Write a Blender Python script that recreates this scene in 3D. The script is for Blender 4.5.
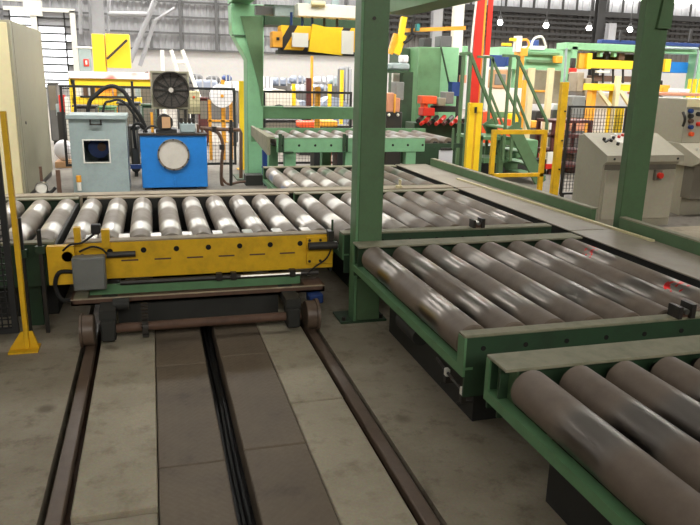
import bpy, math, random
from mathutils import Vector, Matrix
R_ = random.Random(7)
for o in list(bpy.data.objects): bpy.data.objects.remove(o)
scene = bpy.context.scene
COL = scene.collection

# ------------------------------------------------------------------ camera
FPX, YAW, PITCH, ROLL, EYE = 692.63, 0.278448, 0.262885, -0.0237377, 1.7
def cam_axes():
    cy, sy, cp, sp = math.cos(YAW), math.sin(YAW), math.cos(PITCH), math.sin(PITCH)
    fwd = Vector((sy*cp, cy*cp, -sp)); right = Vector((cy, -sy, 0)); down = fwd.cross(right)
    cr, sr = math.cos(ROLL), math.sin(ROLL)
    return right*cr + down*sr, -right*sr + down*cr, fwd
AX = cam_axes()
cam_data = bpy.data.cameras.new('camera')
cam = bpy.data.objects.new('camera', cam_data); COL.objects.link(cam)
cam_data.sensor_fit = 'HORIZONTAL'; cam_data.sensor_width = 36.0
cam_data.lens = 36.0*FPX/700.0; cam_data.clip_start = 0.05; cam_data.clip_end = 200
m = Matrix((AX[0], -AX[1], -AX[2])).transposed().to_4x4(); m.translation = Vector((0, 0, EYE))
cam.matrix_world = m
scene.camera = cam

# ------------------------------------------------------------------ world, exposure
world = bpy.data.worlds.new('world'); scene.world = world; world.use_nodes = True
world.node_tree.nodes['Background'].inputs[0].default_value = (0.75, 0.85, 1.0, 1)
world.node_tree.nodes['Background'].inputs[1].default_value = 1.0
vs = scene.view_settings
vs.view_transform = 'Standard'; vs.look = 'None'; vs.gamma = 1.0; vs.use_curve_mapping = False
vs.exposure = 0.0
ROOF_FILL = 23.0        # added upright roof panes, brightening the faces beyond them
SHEET = 30.0           # translucent roof sheets
FRONT_FILL = 6.2         # added fill panel at the camera's back
CLERESTORY = 14.0      # glazed strip high on the far wall
DAYWIN = 1.4           # daylight behind the glazed wall panels
HIGHBAY = 40.0         # high-bay lamps

def at(px, py, Y=None, Z=None, X=None):
    """world point on a plane of known distance or height, from a reading in the 700x525 frame"""
    d = AX[0]*((px-350)/FPX) + AX[1]*((py-262.5)/FPX) + AX[2]
    if Y is not None: t = Y/d.y
    elif Z is not None: t = (Z-EYE)/d.z
    else: t = X/d.x
    return Vector((0, 0, EYE)) + d*t

# ------------------------------------------------------------------ materials
MATS = {}
def nodes(name):
    mt = bpy.data.materials.new(name); mt.use_nodes = True
    nt = mt.node_tree; b = nt.nodes['Principled BSDF']
    MATS[name] = mt
    return mt, nt, b
def L(nt, a, b): nt.links.new(a, b)
def srgb(r, g, b):
    f = lambda c: (c/255/12.92) if c/255 <= .04045 else ((c/255+.055)/1.055)**2.4
    return (f(r), f(g), f(b), 1)
def noise(nt, scale, detail=4, rough=.6, obj=True, vec=None):
    n = nt.nodes.new('ShaderNodeTexNoise'); n.inputs['Scale'].default_value = scale
    n.inputs['Detail'].default_value = detail; n.inputs['Roughness'].default_value = rough
    if vec is None:
        tc = nt.nodes.new('ShaderNodeTexCoord'); vec = tc.outputs['Object']
    L(nt, vec, n.inputs['Vector']); return n
def ramp(nt, fac, stops):
    r = nt.nodes.new('ShaderNodeValToRGB'); e = r.color_ramp.elements
    while len(e) < len(stops): e.new(.5)
    for el, (p, c) in zip(e, stops): el.position = p; el.color = c
    L(nt, fac, r.inputs['Fac']); return r
def mixc(nt, fac, a, b, mode='MIX'):
    mx = nt.nodes.new('ShaderNodeMix'); mx.data_type = 'RGBA'; mx.blend_type = mode
    for s, v in ((mx.inputs[0], fac), (mx.inputs[6], a), (mx.inputs[7], b)):
        if hasattr(v, 'is_output') or hasattr(v, 'links'): L(nt, v, s)
        else: s.default_value = v
    return mx.outputs[2]
def bump(nt, b, h, strength=.3, dist=.01):
    bp = nt.nodes.new('ShaderNodeBump'); bp.inputs['Strength'].default_value = strength
    bp.inputs['Distance'].default_value = dist; L(nt, h, bp.inputs['Height']); L(nt, bp.outputs[0], b.inputs['Normal'])

def paint(name, col, rough=.5, dirt=.35, dirtcol=None, scale=6, metal=0.0, spec=.5):
    mt, nt, b = nodes(name)
    n = noise(nt, scale, 6, .65)
    r = ramp(nt, n.outputs['Fac'], [(.45, (0, 0, 0, 1)), (.75, (dirt, dirt, dirt, 1))])
    n2 = noise(nt, scale*9, 3)
    dc = dirtcol or tuple(c*.35 for c in col[:3]) + (1,)
    c1 = mixc(nt, r.outputs[0], col, dc)
    c2 = mixc(nt, .12, c1, n2.outputs['Color'], 'OVERLAY')
    L(nt, c2, b.inputs['Base Color'])
    b.inputs['Roughness'].default_value = rough; b.inputs['Metallic'].default_value = metal
    b.inputs['Specular IOR Level'].default_value = spec
    return mt
def flat(name, col, rough=.6, metal=0.0):
    mt, nt, b = nodes(name)
    n = noise(nt, 30, 3)
    c = mixc(nt, .1, col, n.outputs['Color'], 'OVERLAY'); L(nt, c, b.inputs['Base Color'])
    b.inputs['Roughness'].default_value = rough; b.inputs['Metallic'].default_value = metal
    return mt
def emit(name, col, strength):
    mt, nt, b = nodes(name)
    b.inputs['Base Color'].default_value = col; b.inputs['Emission Color'].default_value = col
    b.inputs['Emission Strength'].default_value = strength
    return mt

paint('green', srgb(86, 116, 80), .55, .35, srgb(74, 76, 56))
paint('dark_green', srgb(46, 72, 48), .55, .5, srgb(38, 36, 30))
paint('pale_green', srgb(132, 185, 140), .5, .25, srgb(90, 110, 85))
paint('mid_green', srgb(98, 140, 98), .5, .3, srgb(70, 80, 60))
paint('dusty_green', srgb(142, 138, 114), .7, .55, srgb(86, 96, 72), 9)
paint('yellow', srgb(235, 185, 30), .45, .35, srgb(120, 84, 20), 7)
paint('bright_yellow', srgb(246, 205, 30), .5, .15, srgb(170, 130, 30))
paint('amber', srgb(235, 165, 50), .5, .2)
paint('blue', srgb(30, 120, 200), .4, .25, srgb(20, 80, 140))
paint('dark_blue', srgb(30, 60, 120), .5, .3)
paint('cream', srgb(214, 202, 160), .5, .15, srgb(170, 155, 120), 2)
paint('putty', srgb(146, 142, 120), .5, .2, srgb(118, 106, 88), 2)
paint('machine_grey', srgb(150, 165, 165), .5, .3, srgb(105, 110, 105), 5)
paint('box_grey', srgb(122, 124, 120), .5, .25)
paint('console_grey', srgb(166, 160, 142), .5, .2, srgb(120, 112, 96), 3)
paint('console_dark', srgb(112, 106, 94), .6, .2)
paint('white', srgb(225, 222, 212), .5, .15, srgb(180, 172, 155))
paint('wrap_white', srgb(228, 226, 230), .35, .2, srgb(170, 165, 175), 3)
paint('red', srgb(205, 45, 30), .45, .2)
paint('orange', srgb(232, 88, 40), .5, .25)
paint('salmon', srgb(205, 140, 108), .6, .25)
paint('dark_red', srgb(84, 34, 30), .6, .4)
paint('black', srgb(30, 30, 30), .6, .2, srgb(55, 52, 46))
paint('dark_metal', srgb(52, 50, 47), .5, .5, srgb(60, 48, 38), metal=.3)
paint('dark_grey', srgb(44, 44, 40), .7, .5, srgb(30, 28, 25))
paint('rust', srgb(98, 72, 56), .65, .6, srgb(60, 42, 32), 12)
paint('rail_steel', srgb(102, 85, 71), .4, .5, srgb(78, 60, 48), 14)
paint('steel', srgb(170, 168, 162), .3, .3, srgb(110, 102, 92), metal=.9)
paint('girt', srgb(92, 92, 92), .6, .2)
paint('girt_dark', srgb(48, 47, 46), .6, .2)
paint('timber', srgb(206, 186, 142), .7, .3, srgb(160, 134, 94))
paint('dusty_beam', srgb(168, 154, 132), .75, .5, srgb(126, 112, 92), 5)
paint('cover', srgb(198, 192, 182), .5, .2)
paint('fan_grey', srgb(78, 72, 66), .7, .3)
paint('bale_blue', srgb(126, 134, 150), .5, .3, srgb(90, 96, 110), 3)
paint('masonry', srgb(190, 187, 184), .8, .15, srgb(190, 186, 180), 1)
paint('cladding', srgb(158, 158, 160), .5, .2, srgb(110, 110, 112), 1)
paint('cladding_dark', srgb(92, 88, 84), .6, .3, srgb(64, 60, 58), 1)
paint('roof_sheet', srgb(100, 100, 100), .7, .2, None, 1)
paint('cardboard', srgb(190, 150, 110), .8, .2)
paint('plate_grey', srgb(150, 140, 122), .5, .5, srgb(104, 90, 74), 3)
paint('teal', srgb(40, 130, 130), .5, .2)
flat('rubber', srgb(20, 20, 20), .7)
flat('pit', srgb(26, 24, 22), .9)
emit('roof_fill', (1, .975, .93, 1), ROOF_FILL)
emit('skylight_soft', (1, .975, .93, 1), SHEET)
emit('front_fill', (1, .97, .9, 1), FRONT_FILL)
emit('clerestory', (1, .98, .95, 1), CLERESTORY)
emit('daylight_pane', (0.95, .97, 1, 1), DAYWIN)
emit('lamp_glow', (1, .98, .95, 1), HIGHBAY)
emit('lit_panel', (1, .98, .94, 1), 2.0)

def concrete(name, col, col2, stain):
    mt, nt, b = nodes(name)
    tc = nt.nodes.new('ShaderNodeTexCoord'); gp = nt.nodes.new('ShaderNodeNewGeometry')
    P = gp.outputs['Position']
    n = noise(nt, 1.3, 8, .7, vec=P); n2 = noise(nt, 7, 6, .7, vec=P); n3 = noise(nt, 90, 3, vec=P)
    r = ramp(nt, n.outputs['Fac'], [(.35, col), (.65, col2)])
    r2 = ramp(nt, n2.outputs['Fac'], [(.52, (0, 0, 0, 1)), (.72, (.65, .65, .65, 1))])
    c = mixc(nt, r2.outputs[0], r.outputs[0], stain)
    c = mixc(nt, .25, c, n3.outputs['Color'], 'OVERLAY')
    # oily spots
    v = nt.nodes.new('ShaderNodeTexVoronoi'); v.inputs['Scale'].default_value = 2.6; L(nt, P, v.inputs['Vector'])
    rs = ramp(nt, v.outputs['Distance'], [(.06, (.7, .7, .7, 1)), (.16, (0, 0, 0, 1))])
    c = mixc(nt, rs.outputs[0], c, stain)
    L(nt, c, b.inputs['Base Color']); b.inputs['Roughness'].default_value = .75
    bump(nt, b, n3.outputs['Fac'], .25, .004)
    return mt
concrete('concrete', srgb(164, 154, 134), srgb(140, 129, 110), srgb(92, 80, 64))
concrete('light_concrete', srgb(178, 168, 146), srgb(158, 148, 127), srgb(122, 110, 92))
concrete('far_concrete', srgb(122, 116, 106), srgb(106, 99, 90), srgb(82, 75, 66))

def checker():
    mt, nt, b = nodes('checker_plate')
    gp = nt.nodes.new('ShaderNodeNewGeometry'); P = gp.outputs['Position']
    n = noise(nt, 2.2, 8, .7, vec=P)
    r = ramp(nt, n.outputs['Fac'], [(.3, srgb(118, 104, 86)), (.55, srgb(106, 93, 77)), (.75, srgb(74, 64, 53))])
    def bars(rot):
        mp = nt.nodes.new('ShaderNodeMapping'); mp.inputs['Rotation'].default_value = (0, 0, rot)
        mp.inputs['Scale'].default_value = (34, 34, 0); L(nt, P, mp.inputs['Vector'])
        w = nt.nodes.new('ShaderNodeTexWave'); w.inputs['Scale'].default_value = .33; L(nt, mp.outputs[0], w.inputs['Vector'])
        return w
    a, c = bars(.785), bars(-.785)
    ck = nt.nodes.new('ShaderNodeTexChecker'); ck.inputs['Scale'].default_value = 34
    mp = nt.nodes.new('ShaderNodeMapping'); mp.inputs['Rotation'].default_value = (0, 0, .785); L(nt, P, mp.inputs['Vector']); L(nt, mp.outputs[0], ck.inputs['Vector'])
    h = mixc(nt, ck.outputs['Fac'], a.outputs['Color'], c.outputs['Color'])
    L(nt, r.outputs[0], b.inputs['Base Color']); b.inputs['Roughness'].default_value = .65
    bump(nt, b, h, .35, .003)
checker()

def roller_mat(name, dull, dull2, shine, red=False, zone=.36):
    """dusty steel roller whose two worn bands are polished by the load"""
    mt, nt, b = nodes(name)
    tc = nt.nodes.new('ShaderNodeTexCoord'); oi = nt.nodes.new('ShaderNodeObjectInfo')
    sep = nt.nodes.new('ShaderNodeSeparateXYZ'); L(nt, tc.outputs['Object'], sep.inputs[0])
    def mth(op, a, bb=None):
        n = nt.nodes.new('ShaderNodeMath'); n.operation = op
        for i, v in enumerate((a, bb)):
            if v is None: continue
            if hasattr(v, 'links'): L(nt, v, n.inputs[i])
            else: n.inputs[i].default_value = v
        return n.outputs[0]
    rnd = mth('MULTIPLY', mth('SUBTRACT', oi.outputs['Random'], .5), .10)
    nz = noise(nt, 9, 5); wob = mth('MULTIPLY', mth('SUBTRACT', nz.outputs['Fac'], .5), .06)
    y = mth('ADD', mth('ADD', sep.outputs['Y'], rnd), wob)
    d = mth('ABSOLUTE', mth('SUBTRACT', mth('ABSOLUTE', y), zone))
    band = ramp(nt, d, [(.09, (1, 1, 1, 1)), (.17, (0, 0, 0, 1))])
    add = nt.nodes.new('ShaderNodeVectorMath'); add.operation = 'ADD'
    L(nt, tc.outputs['Object'], add.inputs[0])
    cx = nt.nodes.new('ShaderNodeCombineXYZ'); L(nt, mth('MULTIPLY', oi.outputs['Random'], 37.0), cx.inputs[0]); L(nt, cx.outputs[0], add.inputs[1])
    n = noise(nt, 5, 7, .7, vec=add.outputs[0])
    r = ramp(nt, n.outputs['Fac'], [(.3, dull), (.7, dull2)])
    c = mixc(nt, band.outputs[0], r.outputs[0], shine)
    if red:  # red reflection on the roller, put into its colour as patches
        gd = nt.nodes.new('ShaderNodeTexNoise'); gd.inputs['Scale'].default_value = 26; L(nt, tc.outputs['Object'], gd.inputs['Vector'])
        e = mth('ABSOLUTE', mth('SUBTRACT', mth('ABSOLUTE', mth('ADD', sep.outputs['Y'], -.05)), .42))
        m1 = mth('LESS_THAN', e, .07); m2 = mth('GREATER_THAN', gd.outputs['Fac'], .55)
        m3 = mth('LESS_THAN', sep.outputs['X'], .03)
        c = mixc(nt, mth('MULTIPLY', mth('MULTIPLY', m1, m2), m3), c, srgb(190, 40, 40))
    L(nt, c, b.inputs['Base Color'])
    mr = nt.nodes.new('ShaderNodeMapRange'); L(nt, band.outputs[0], mr.inputs[0]); mr.inputs[3].default_value = .55; mr.inputs[4].default_value = .30
    L(nt, mr.outputs[0], b.inputs['Roughness'])
    mm = mth('MULTIPLY', band.outputs[0], 1.0); L(nt, mm, b.inputs['Metallic'])
    b.inputs['Specular IOR Level'].default_value = .35
roller_mat('roller_brown', srgb(126, 112, 98), srgb(102, 89, 77), srgb(122, 116, 110))
roller_mat('roller_grey', srgb(158, 147, 135), srgb(130, 119, 108), srgb(196, 192, 186), zone=.40)
roller_mat('roller_red_glint', srgb(128, 113, 98), srgb(104, 90, 77), srgb(122, 116, 110), red=True)

def hazard():
    mt, nt, b = nodes('hazard')
    tc = nt.nodes.new('ShaderNodeTexCoord'); sep = nt.nodes.new('ShaderNodeSeparateXYZ'); L(nt, tc.outputs['Object'], sep.inputs[0])
    ad = nt.nodes.new('ShaderNodeMath'); ad.operation = 'ADD'; L(nt, sep.outputs['X'], ad.inputs[0])
    mz = nt.nodes.new('ShaderNodeMath'); mz.operation = 'MULTIPLY'; mz.inputs[1].default_value = -.6; L(nt, sep.outputs['Z'], mz.inputs[0]); L(nt, mz.outputs[0], ad.inputs[1])
    md = nt.nodes.new('ShaderNodeMath'); md.operation = 'PINGPONG'; md.inputs[1].default_value = .20; L(nt, ad.outputs[0], md.inputs[0])
    gt = nt.nodes.new('ShaderNodeMath'); gt.operation = 'GREATER_THAN'; gt.inputs[1].default_value = .14; L(nt, md.outputs[0], gt.inputs[0])
    c = mixc(nt, gt.outputs[0], srgb(246, 190, 30), srgb(40, 36, 34)); L(nt, c, b.inputs['Base Color'])
    b.inputs['Roughness'].default_value = .5
hazard()
def red_white():
    mt, nt, b = nodes('red_white')
    tc = nt.nodes.new('ShaderNodeTexCoord'); n = nt.nodes.new('ShaderNodeTexNoise'); n.inputs['Scale'].default_value = 1.6
    L(nt, tc.outputs['Object'], n.inputs['Vector'])
    r = ramp(nt, n.outputs['Fac'], [(.56, srgb(240, 226, 220)), (.64, srgb(235, 110, 90))]); L(nt, r.outputs[0], b.inputs['Base Color'])
red_white()

# ------------------------------------------------------------------ mesh helpers
WP = {}
def wpos(o): return WP.get(o.name, Vector((0, 0, 0))) if o else Vector((0, 0, 0))
class MB:
    def __init__(s): s.v = []; s.f = []
    def add(s, vs, fs):
        k = len(s.v); s.v += [Vector(v) for v in vs]; s.f += [tuple(i+k for i in f) for f in fs]; return s
    def box(s, x0, x1, y0, y1, z0, z1):
        vs = [(x, y, z) for z in (z0, z1) for y in (y0, y1) for x in (x0, x1)]
        return s.add(vs, [(0, 2, 3, 1), (4, 5, 7, 6), (0, 1, 5, 4), (2, 6, 7, 3), (0, 4, 6, 2), (1, 3, 7, 5)])
    def prism(s, poly, axis, a0, a1):
        n = len(poly)
        def mk(p, a):
            if axis == 'X': return (a, p[0], p[1])
            if axis == 'Y': return (p[0], a, p[1])
            return (p[0], p[1], a)
        vs = [mk(p, a0) for p in poly] + [mk(p, a1) for p in poly]
        fs = [tuple(range(n)), tuple(range(2*n-1, n-1, -1))] + [(i, i+n, (i+1) % n+n, (i+1) % n) for i in range(n)]
        return s.add(vs, fs)
    def _frame(s, d):
        d = Vector(d).normalized(); u = Vector((0, 0, 1)) if abs(d.z) < .95 else Vector((1, 0, 0))
        a = d.cross(u).normalized(); return a, a.cross(d).normalized()
    def cyl(s, p, q, r, n=16, r2=None):
        p, q = Vector(p), Vector(q); r2 = r if r2 is None else r2; a, b = s._frame(q-p)
        vs = [p+(a*math.cos(t)+b*math.sin(t))*r for t in [2*math.pi*i/n for i in range(n)]]
        vs += [q+(a*math.cos(t)+b*math.sin(t))*r2 for t in [2*math.pi*i/n for i in range(n)]]
        fs = [(i, (i+1) % n, (i+1) % n+n, i+n) for i in range(n)] + [tuple(range(n-1, -1, -1)), tuple(range(n, 2*n))]
        return s.add(vs, fs)
    def ring(s, p, q, r, ri, n=20):
        p, q = Vector(p), Vector(q); a, b = s._frame(q-p); vs = []
        for c, rr in ((p, r), (q, r), (q, ri), (p, ri)):
            vs += [c+(a*math.cos(t)+b*math.sin(t))*rr for t in [2*math.pi*i/n for i in range(n)]]
        fs = []
        for k in range(4):
            k2 = (k+1) % 4
            fs += [(k*n+i, k*n+(i+1) % n, k2*n+(i+1) % n, k2*n+i) for i in range(n)]
        return s.add(vs, fs)
    def tube(s, pts, r, n=8, smooth=True):
        pts = [Vector(p) for p in pts]
        if smooth and len(pts) > 2:
            out = []
            for i in range(len(pts)-1):
                p0 = pts[max(i-1, 0)]; p1 = pts[i]; p2 = pts[i+1]; p3 = pts[min(i+2, len(pts)-1)]
                for k in range(5):
                    t = k/5
                    out.append(.5*((2*p1)+(p2-p0)*t+(2*p0-5*p1+4*p2-p3)*t*t+(3*p1-p0-3*p2+p3)*t**3))
            pts = out+[pts[-1]]
        vs = []; a = None
        for i, p in enumerate(pts):
            d = (pts[min(i+1, len(pts)-1)]-pts[max(i-1, 0)]).normalized()
            if a is None: a, b = s._frame(d)
            else:
                a = (a-d*a.dot(d)).normalized(); b = a.cross(d).normalized()
            vs += [p+(a*math.cos(t)+b*math.sin(t))*r for t in [2*math.pi*j/n for j in range(n)]]
        m_ = len(pts)
        fs = [(i*n+j, i*n+(j+1) % n, (i+1)*n+(j+1) % n, (i+1)*n+j) for i in range(m_-1) for j in range(n)]
        fs += [tuple(range(n-1, -1, -1)), tuple(range((m_-1)*n, m_*n))]
        return s.add(vs, fs)
    def bar(s, p, q, w, h):
        p, q = Vector(p), Vector(q); a, b = s._frame(q-p)
        vs = [c+a*(sx*w/2)+b*(sz*h/2) for c in (p, q) for sx, sz in ((-1, -1), (1, -1), (1, 1), (-1, 1))]
        return s.add(vs, [(0, 1, 2, 3), (7, 6, 5, 4), (0, 4, 5, 1), (1, 5, 6, 2), (2, 6, 7, 3), (3, 7, 4, 0)])
    def ball(s, c, r, n=12, mrings=8, sz=1.0):
        c = Vector(c); vs = [c+Vector((0, 0, r*sz))]
        for i in range(1, mrings):
            t = math.pi*i/mrings
            vs += [c+Vector((r*math.sin(t)*math.cos(2*math.pi*j/n), r*math.sin(t)*math.sin(2*math.pi*j/n), r*sz*math.cos(t))) for j in range(n)]
        vs.append(c-Vector((0, 0, r*sz))); e = len(vs)-1
        fs = [(0, 1+j, 1+(j+1) % n) for j in range(n)]
        for i in range(mrings-2):
            fs += [(1+i*n+j, 1+(i+1)*n+j, 1+(i+1)*n+(j+1) % n, 1+i*n+(j+1) % n) for j in range(n)]
        fs += [(e, 1+(mrings-2)*n+(j+1) % n, 1+(mrings-2)*n+j) for j in range(n)]
        return s.add(vs, fs)
    def frame(s, x0, x1, z0, z1, t, y0, y1):
        return s.box(x0, x1, y0, y1, z0, z0+t).box(x0, x1, y0, y1, z1-t, z1).box(x0, x0+t, y0, y1, z0+t, z1-t).box(x1-t, x1, y0, y1, z0+t, z1-t)
    def build(s, name, mat, parent=None, bevel=0, org=None, smooth=True):
        if org is None:
            lo = Vector([min(v[i] for v in s.v) for i in range(3)]); hi = Vector([max(v[i] for v in s.v) for i in range(3)])
            org = (lo+hi)/2
            if parent is None: org.z = lo.z
        org = Vector(org)
        me = bpy.data.meshes.new(name); me.from_pydata([tuple(v-org) for v in s.v], [], s.f)
        import bmesh
        bm = bmesh.new(); bm.from_mesh(me); bmesh.ops.recalc_face_normals(bm, faces=bm.faces); bm.to_mesh(me); bm.free()
        me.materials.append(MATS[mat])
        if smooth:
            me.shade_smooth(); me.set_sharp_from_angle(angle=math.radians(35))
        o = bpy.data.objects.new(name, me); COL.objects.link(o)
        o.location = org-wpos(parent); o.parent = parent; WP[o.name] = org.copy()
        if bevel:
            bv = o.modifiers.new('bevel', 'BEVEL'); bv.width = bevel; bv.segments = 1; bv.limit_method = 'ANGLE'
        return o
def inst(src, parent, org, name=None, mat=None):
    o = src.copy(); COL.objects.link(o); o.name = name or src.name.split('.')[0]
    o.parent = parent; o.location = Vector(org)-wpos(parent); WP[o.name] = Vector(org)
    return o
def tag(o, label, cat, group=None):
    o['label'] = label; o['category'] = cat
    if group: o['group'] = group
    return o
def thing(name, label, cat, loc, group=None):
    o = bpy.data.objects.new(name, None); COL.objects.link(o); o.empty_display_size = .1
    o.location = Vector(loc); WP[o.name] = Vector(loc)
    return tag(o, label, cat, group)
def struct(o, label=None):
    o['kind'] = 'structure'
    if label: o['label'] = label
    return o
def stuff(o): o['kind'] = 'stuff'; return o

# ------------------------------------------------------------------ the hall
XL, XR, YF, YB, ZR = -14.0, 42.0, -7.0, 38.0, 10.0
GL0, GL1, GR0, GR1 = -.505, -.385, .935, 1.045     # rail grooves
SL0, SL1 = .247, .338                               # cable slot
YE = 6.95
fl = MB()
fl.box(XL, GL0, YF, YE, -.3, 0).box(GR1, XR, YF, YE, -.3, 0)
floor = struct(fl.build('floor', 'concrete', org=(0, 0, 0), smooth=False), 'stained grey concrete floor of the hall')
struct(MB().box(XL, XR, YE, YB, -.3, 0).build('concrete_slab', 'far_concrete', floor, smooth=False))
struct(MB().box(GL0, GR1, YF, YE, -.3, -.13).build('trough_bed', 'pit', floor))
def slab(x0, x1, y0, y1, name, mat, top=0.0):
    o = MB().box(x0, x1, y0, y1, -.13, top).build(name, mat, floor, bevel=.006); return o
slab(GL1, -.052, 2.56, YE, 'concrete_slab', 'light_concrete', .004)
slab(GL1, -.052, YF, 2.54, 'concrete_slab', 'concrete', -.012)
slab(.64, GR0, 3.34, YE, 'concrete_slab', 'light_concrete', .003)
slab(.64, GR0, YF, 3.336, 'concrete_slab', 'light_concrete', 0)
for x0, x1, off in ((-.047, SL0, 0), (SL1, .636, .07)):
    ys = [YF, 1.0, 1.72+off, 2.84+off, 3.98+off, 5.2+off, YE]
    for a, b in zip(ys, ys[1:]):
        slab(x0, x1, a+.003, b-.003, 'floor_plate', 'checker_plate', .004+.002*R_.random())
# cables lying in the slot
slot = thing('festoon_cable', 'black cables lying along the floor slot between the checker plates', 'cable', (.29, 3, -.13))
for k in range(3):
    xs = SL0+.02+k*.024
    MB().tube([(xs+R_.uniform(-.006, .006), -1+i*.5, -.118+R_.uniform(0, .03)) for i in range(14)], .011, 6).build('cable', 'rubber', slot)
def rail(x, label):
    r = thing('crane_rail', label, 'rail', (x, 0, -.13), 'rails of the transfer carriage')
    MB().box(x-.032, x+.032, YF+.1, YE-.05, -.04, .006).build('rail_head', 'rail_steel', r, bevel=.006)
    MB().box(x-.01, x+.01, YF+.1, YE-.05, -.12, -.04).build('rail_web', 'rust', r)
    MB().box(x-.05, x+.05, YF+.1, YE-.05, -.13, -.115).build('rail_foot', 'rust', r)
rail(-.445, 'worn steel rail in the floor groove nearest the yellow fence post')
rail(.99, 'worn steel rail in the floor groove nearest the roller tables')

# walls
def corrugated(name, x0, x1, z0, z1, y, mat, pitch=.3, depth=.05, parent=None):
    b = MB(); n = int((x1-x0)/pitch); vs = []; fs = []
    prof = []
    for i in range(n+1):
        xa = x0+i*pitch
        prof += [(xa, y), (xa+pitch*.5, y), (xa+pitch*.58, y-depth), (xa+pitch*.92, y-depth)]
    for (x, yy) in prof: vs += [(x, yy, z0), (x, yy, z1)]
    fs = [(2*i, 2*i+2, 2*i+3, 2*i+1) for i in range(len(prof)-1)]
    b.add(vs, fs); return b.build(name, mat, parent, smooth=False)
ZM = at(200, 51.5, Y=YB).z
wb = struct(MB().box(XL, 11.0, YB, YB+.3, 0, ZM).build('wall_back', 'masonry'), 'white masonry wall low at the far end of the hall')
corrugated('cladding_sheet', XL, 11.0, ZM, ZR, YB+.1, 'cladding', parent=wb)
XD = 11.0
zd = at(580, 13, Y=YB).z
MB().box(XD, XR, YB, YB+.3, 0, ZM+.2).build('lower_wall', 'masonry', wb)
corrugated('cladding_sheet', XD, XR, ZM+.2, zd, YB+.1, 'cladding_dark', .35, .06, wb)
corrugated('cladding_sheet', XD, XR, zd, ZR, YB+.1, 'cladding', .5, .06, wb)
for z in (ZM+.05, at(200, 34, Y=YB).z, at(200, 18, Y=YB).z, at(200, 3, Y=YB).z):
    MB().box(XL, XD, YB-.16, YB-.04, z-.05, z+.04).build('girt', 'girt', wb)
for py in (41, 36, 30, 25, 20):
    z = at(600, py, Y=YB).z; MB().box(XD, XR, YB-.16, YB-.04, z-.08, z+.05).build('girt', 'girt_dark', wb)
MB().box(XD, XR, YB-.3, YB-.04, zd-.18, zd+.12).build('girt', 'girt_dark', wb)
for px in (180, 150, 216, 255, 300, 345):
    x = at(px, 20, Y=YB).x; MB().box(x-.07, x+.07, YB-.2, YB-.05, ZM, ZR).build('wall_post', 'girt', wb)
for px in (430, 450, 470, 490, 505, 520, 533, 548, 562, 576, 592, 607, 622, 638, 654, 670, 690):
    x = at(px, 8, Y=YB).x
    if x > XD: MB().box(x-.05, x+.05, YB-.14, YB-.04, zd, ZR).build('wall_post', 'girt_dark', wb)
struct(MB().box(XL-.3, XL, YF, YB, 0, ZR).build('wall_left', 'cladding'))
struct(MB().box(XR, XR+.3, YF, YB, 0, ZR).build('wall_right', 'cladding'))
struct(MB().box(XL, XR, YF-.3, YF, 0, ZR).build('wall_front', 'cladding_dark'))
# unseen saw-tooth roof shaped to throw added light on the far faces
ZL = 7.6
roof = struct(MB().box(XL, XR, YF, 5.0, ZL, ZL+.15).build('ceiling', 'roof_sheet'), 'unseen dark sheet roof, saw-toothed to hold added upright light panes')
TEETH = [5.0, 10.5, 16.0, 21.5, 27.0, 32.5]
for y in TEETH:
    MB().add([(XL, y, ZR), (XR, y, ZR), (XR, y+5.5, ZL), (XL, y+5.5, ZL), (XL, y, ZR+.12), (XR, y, ZR+.12), (XR, y+5.5, ZL+.12), (XL, y+5.5, ZL+.12)],
        [(0, 1, 2, 3), (7, 6, 5, 4), (0, 4, 5, 1), (1, 5, 6, 2), (2, 6, 7, 3), (3, 7, 4, 0)]).build('roof_slope', 'roof_sheet', roof)
    for x in (-10.5, -3.9, 2.7, 9.3, 15.9, 22.5, 29.1, 35.7):
        MB().box(x-3.1, x+3.1, y-.02, y, ZL+.15, ZR).build('roof_fill_pane' if y < 8 else 'roof_upstand', 'roof_fill' if y < 8 else 'roof_sheet', roof)
        MB().box(x+3.1, x+3.5, y-.05, y+.02, ZL, ZR).build('tooth_post', 'girt', roof)
    if y > 12:
        for x in (-7, 0, 7, 14, 21, 28, 35):
            z0_, z1_ = ZR-.9*(ZR-ZL)/5.5-.02, ZR-3.1*(ZR-ZL)/5.5-.02
            MB().add([(x-1.8, y+.9, z0_), (x+1.8, y+.9, z0_), (x+1.8, y+3.1, z1_), (x-1.8, y+3.1, z1_)], [(0, 1, 2, 3)]).build('roof_light_sheet', 'skylight_soft', roof)
# added glowing panel on the wall behind the camera, fills the foreground
wf3 = struct(MB().box(-7, 9, YF, YF+.03, 4.6, 7.2).build('fill_panel', 'front_fill'), 'long glowing fill panel added on the unseen wall behind the camera')
for x in range(-7, 10, 2): MB().box(x-.06, x+.06, YF, YF+.08, 4.6, 7.2).build('mullion', 'girt', wf3)
# bright glazed strip above the cladding at upper right
a = at(672, 4, Y=YB-.2)
w2 = struct(MB().box(XL, XR, YB-.25, YB-.15, a.z+.1, ZL-.15).build('window_2', 'clerestory'), 'bright clerestory strip high on the far wall')
for k in range(14): MB().box(XL+k*4-.06, XL+k*4+.06, YB-.3, YB-.25, a.z+.1, ZL-.15).build('mullion', 'girt', w2)
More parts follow.
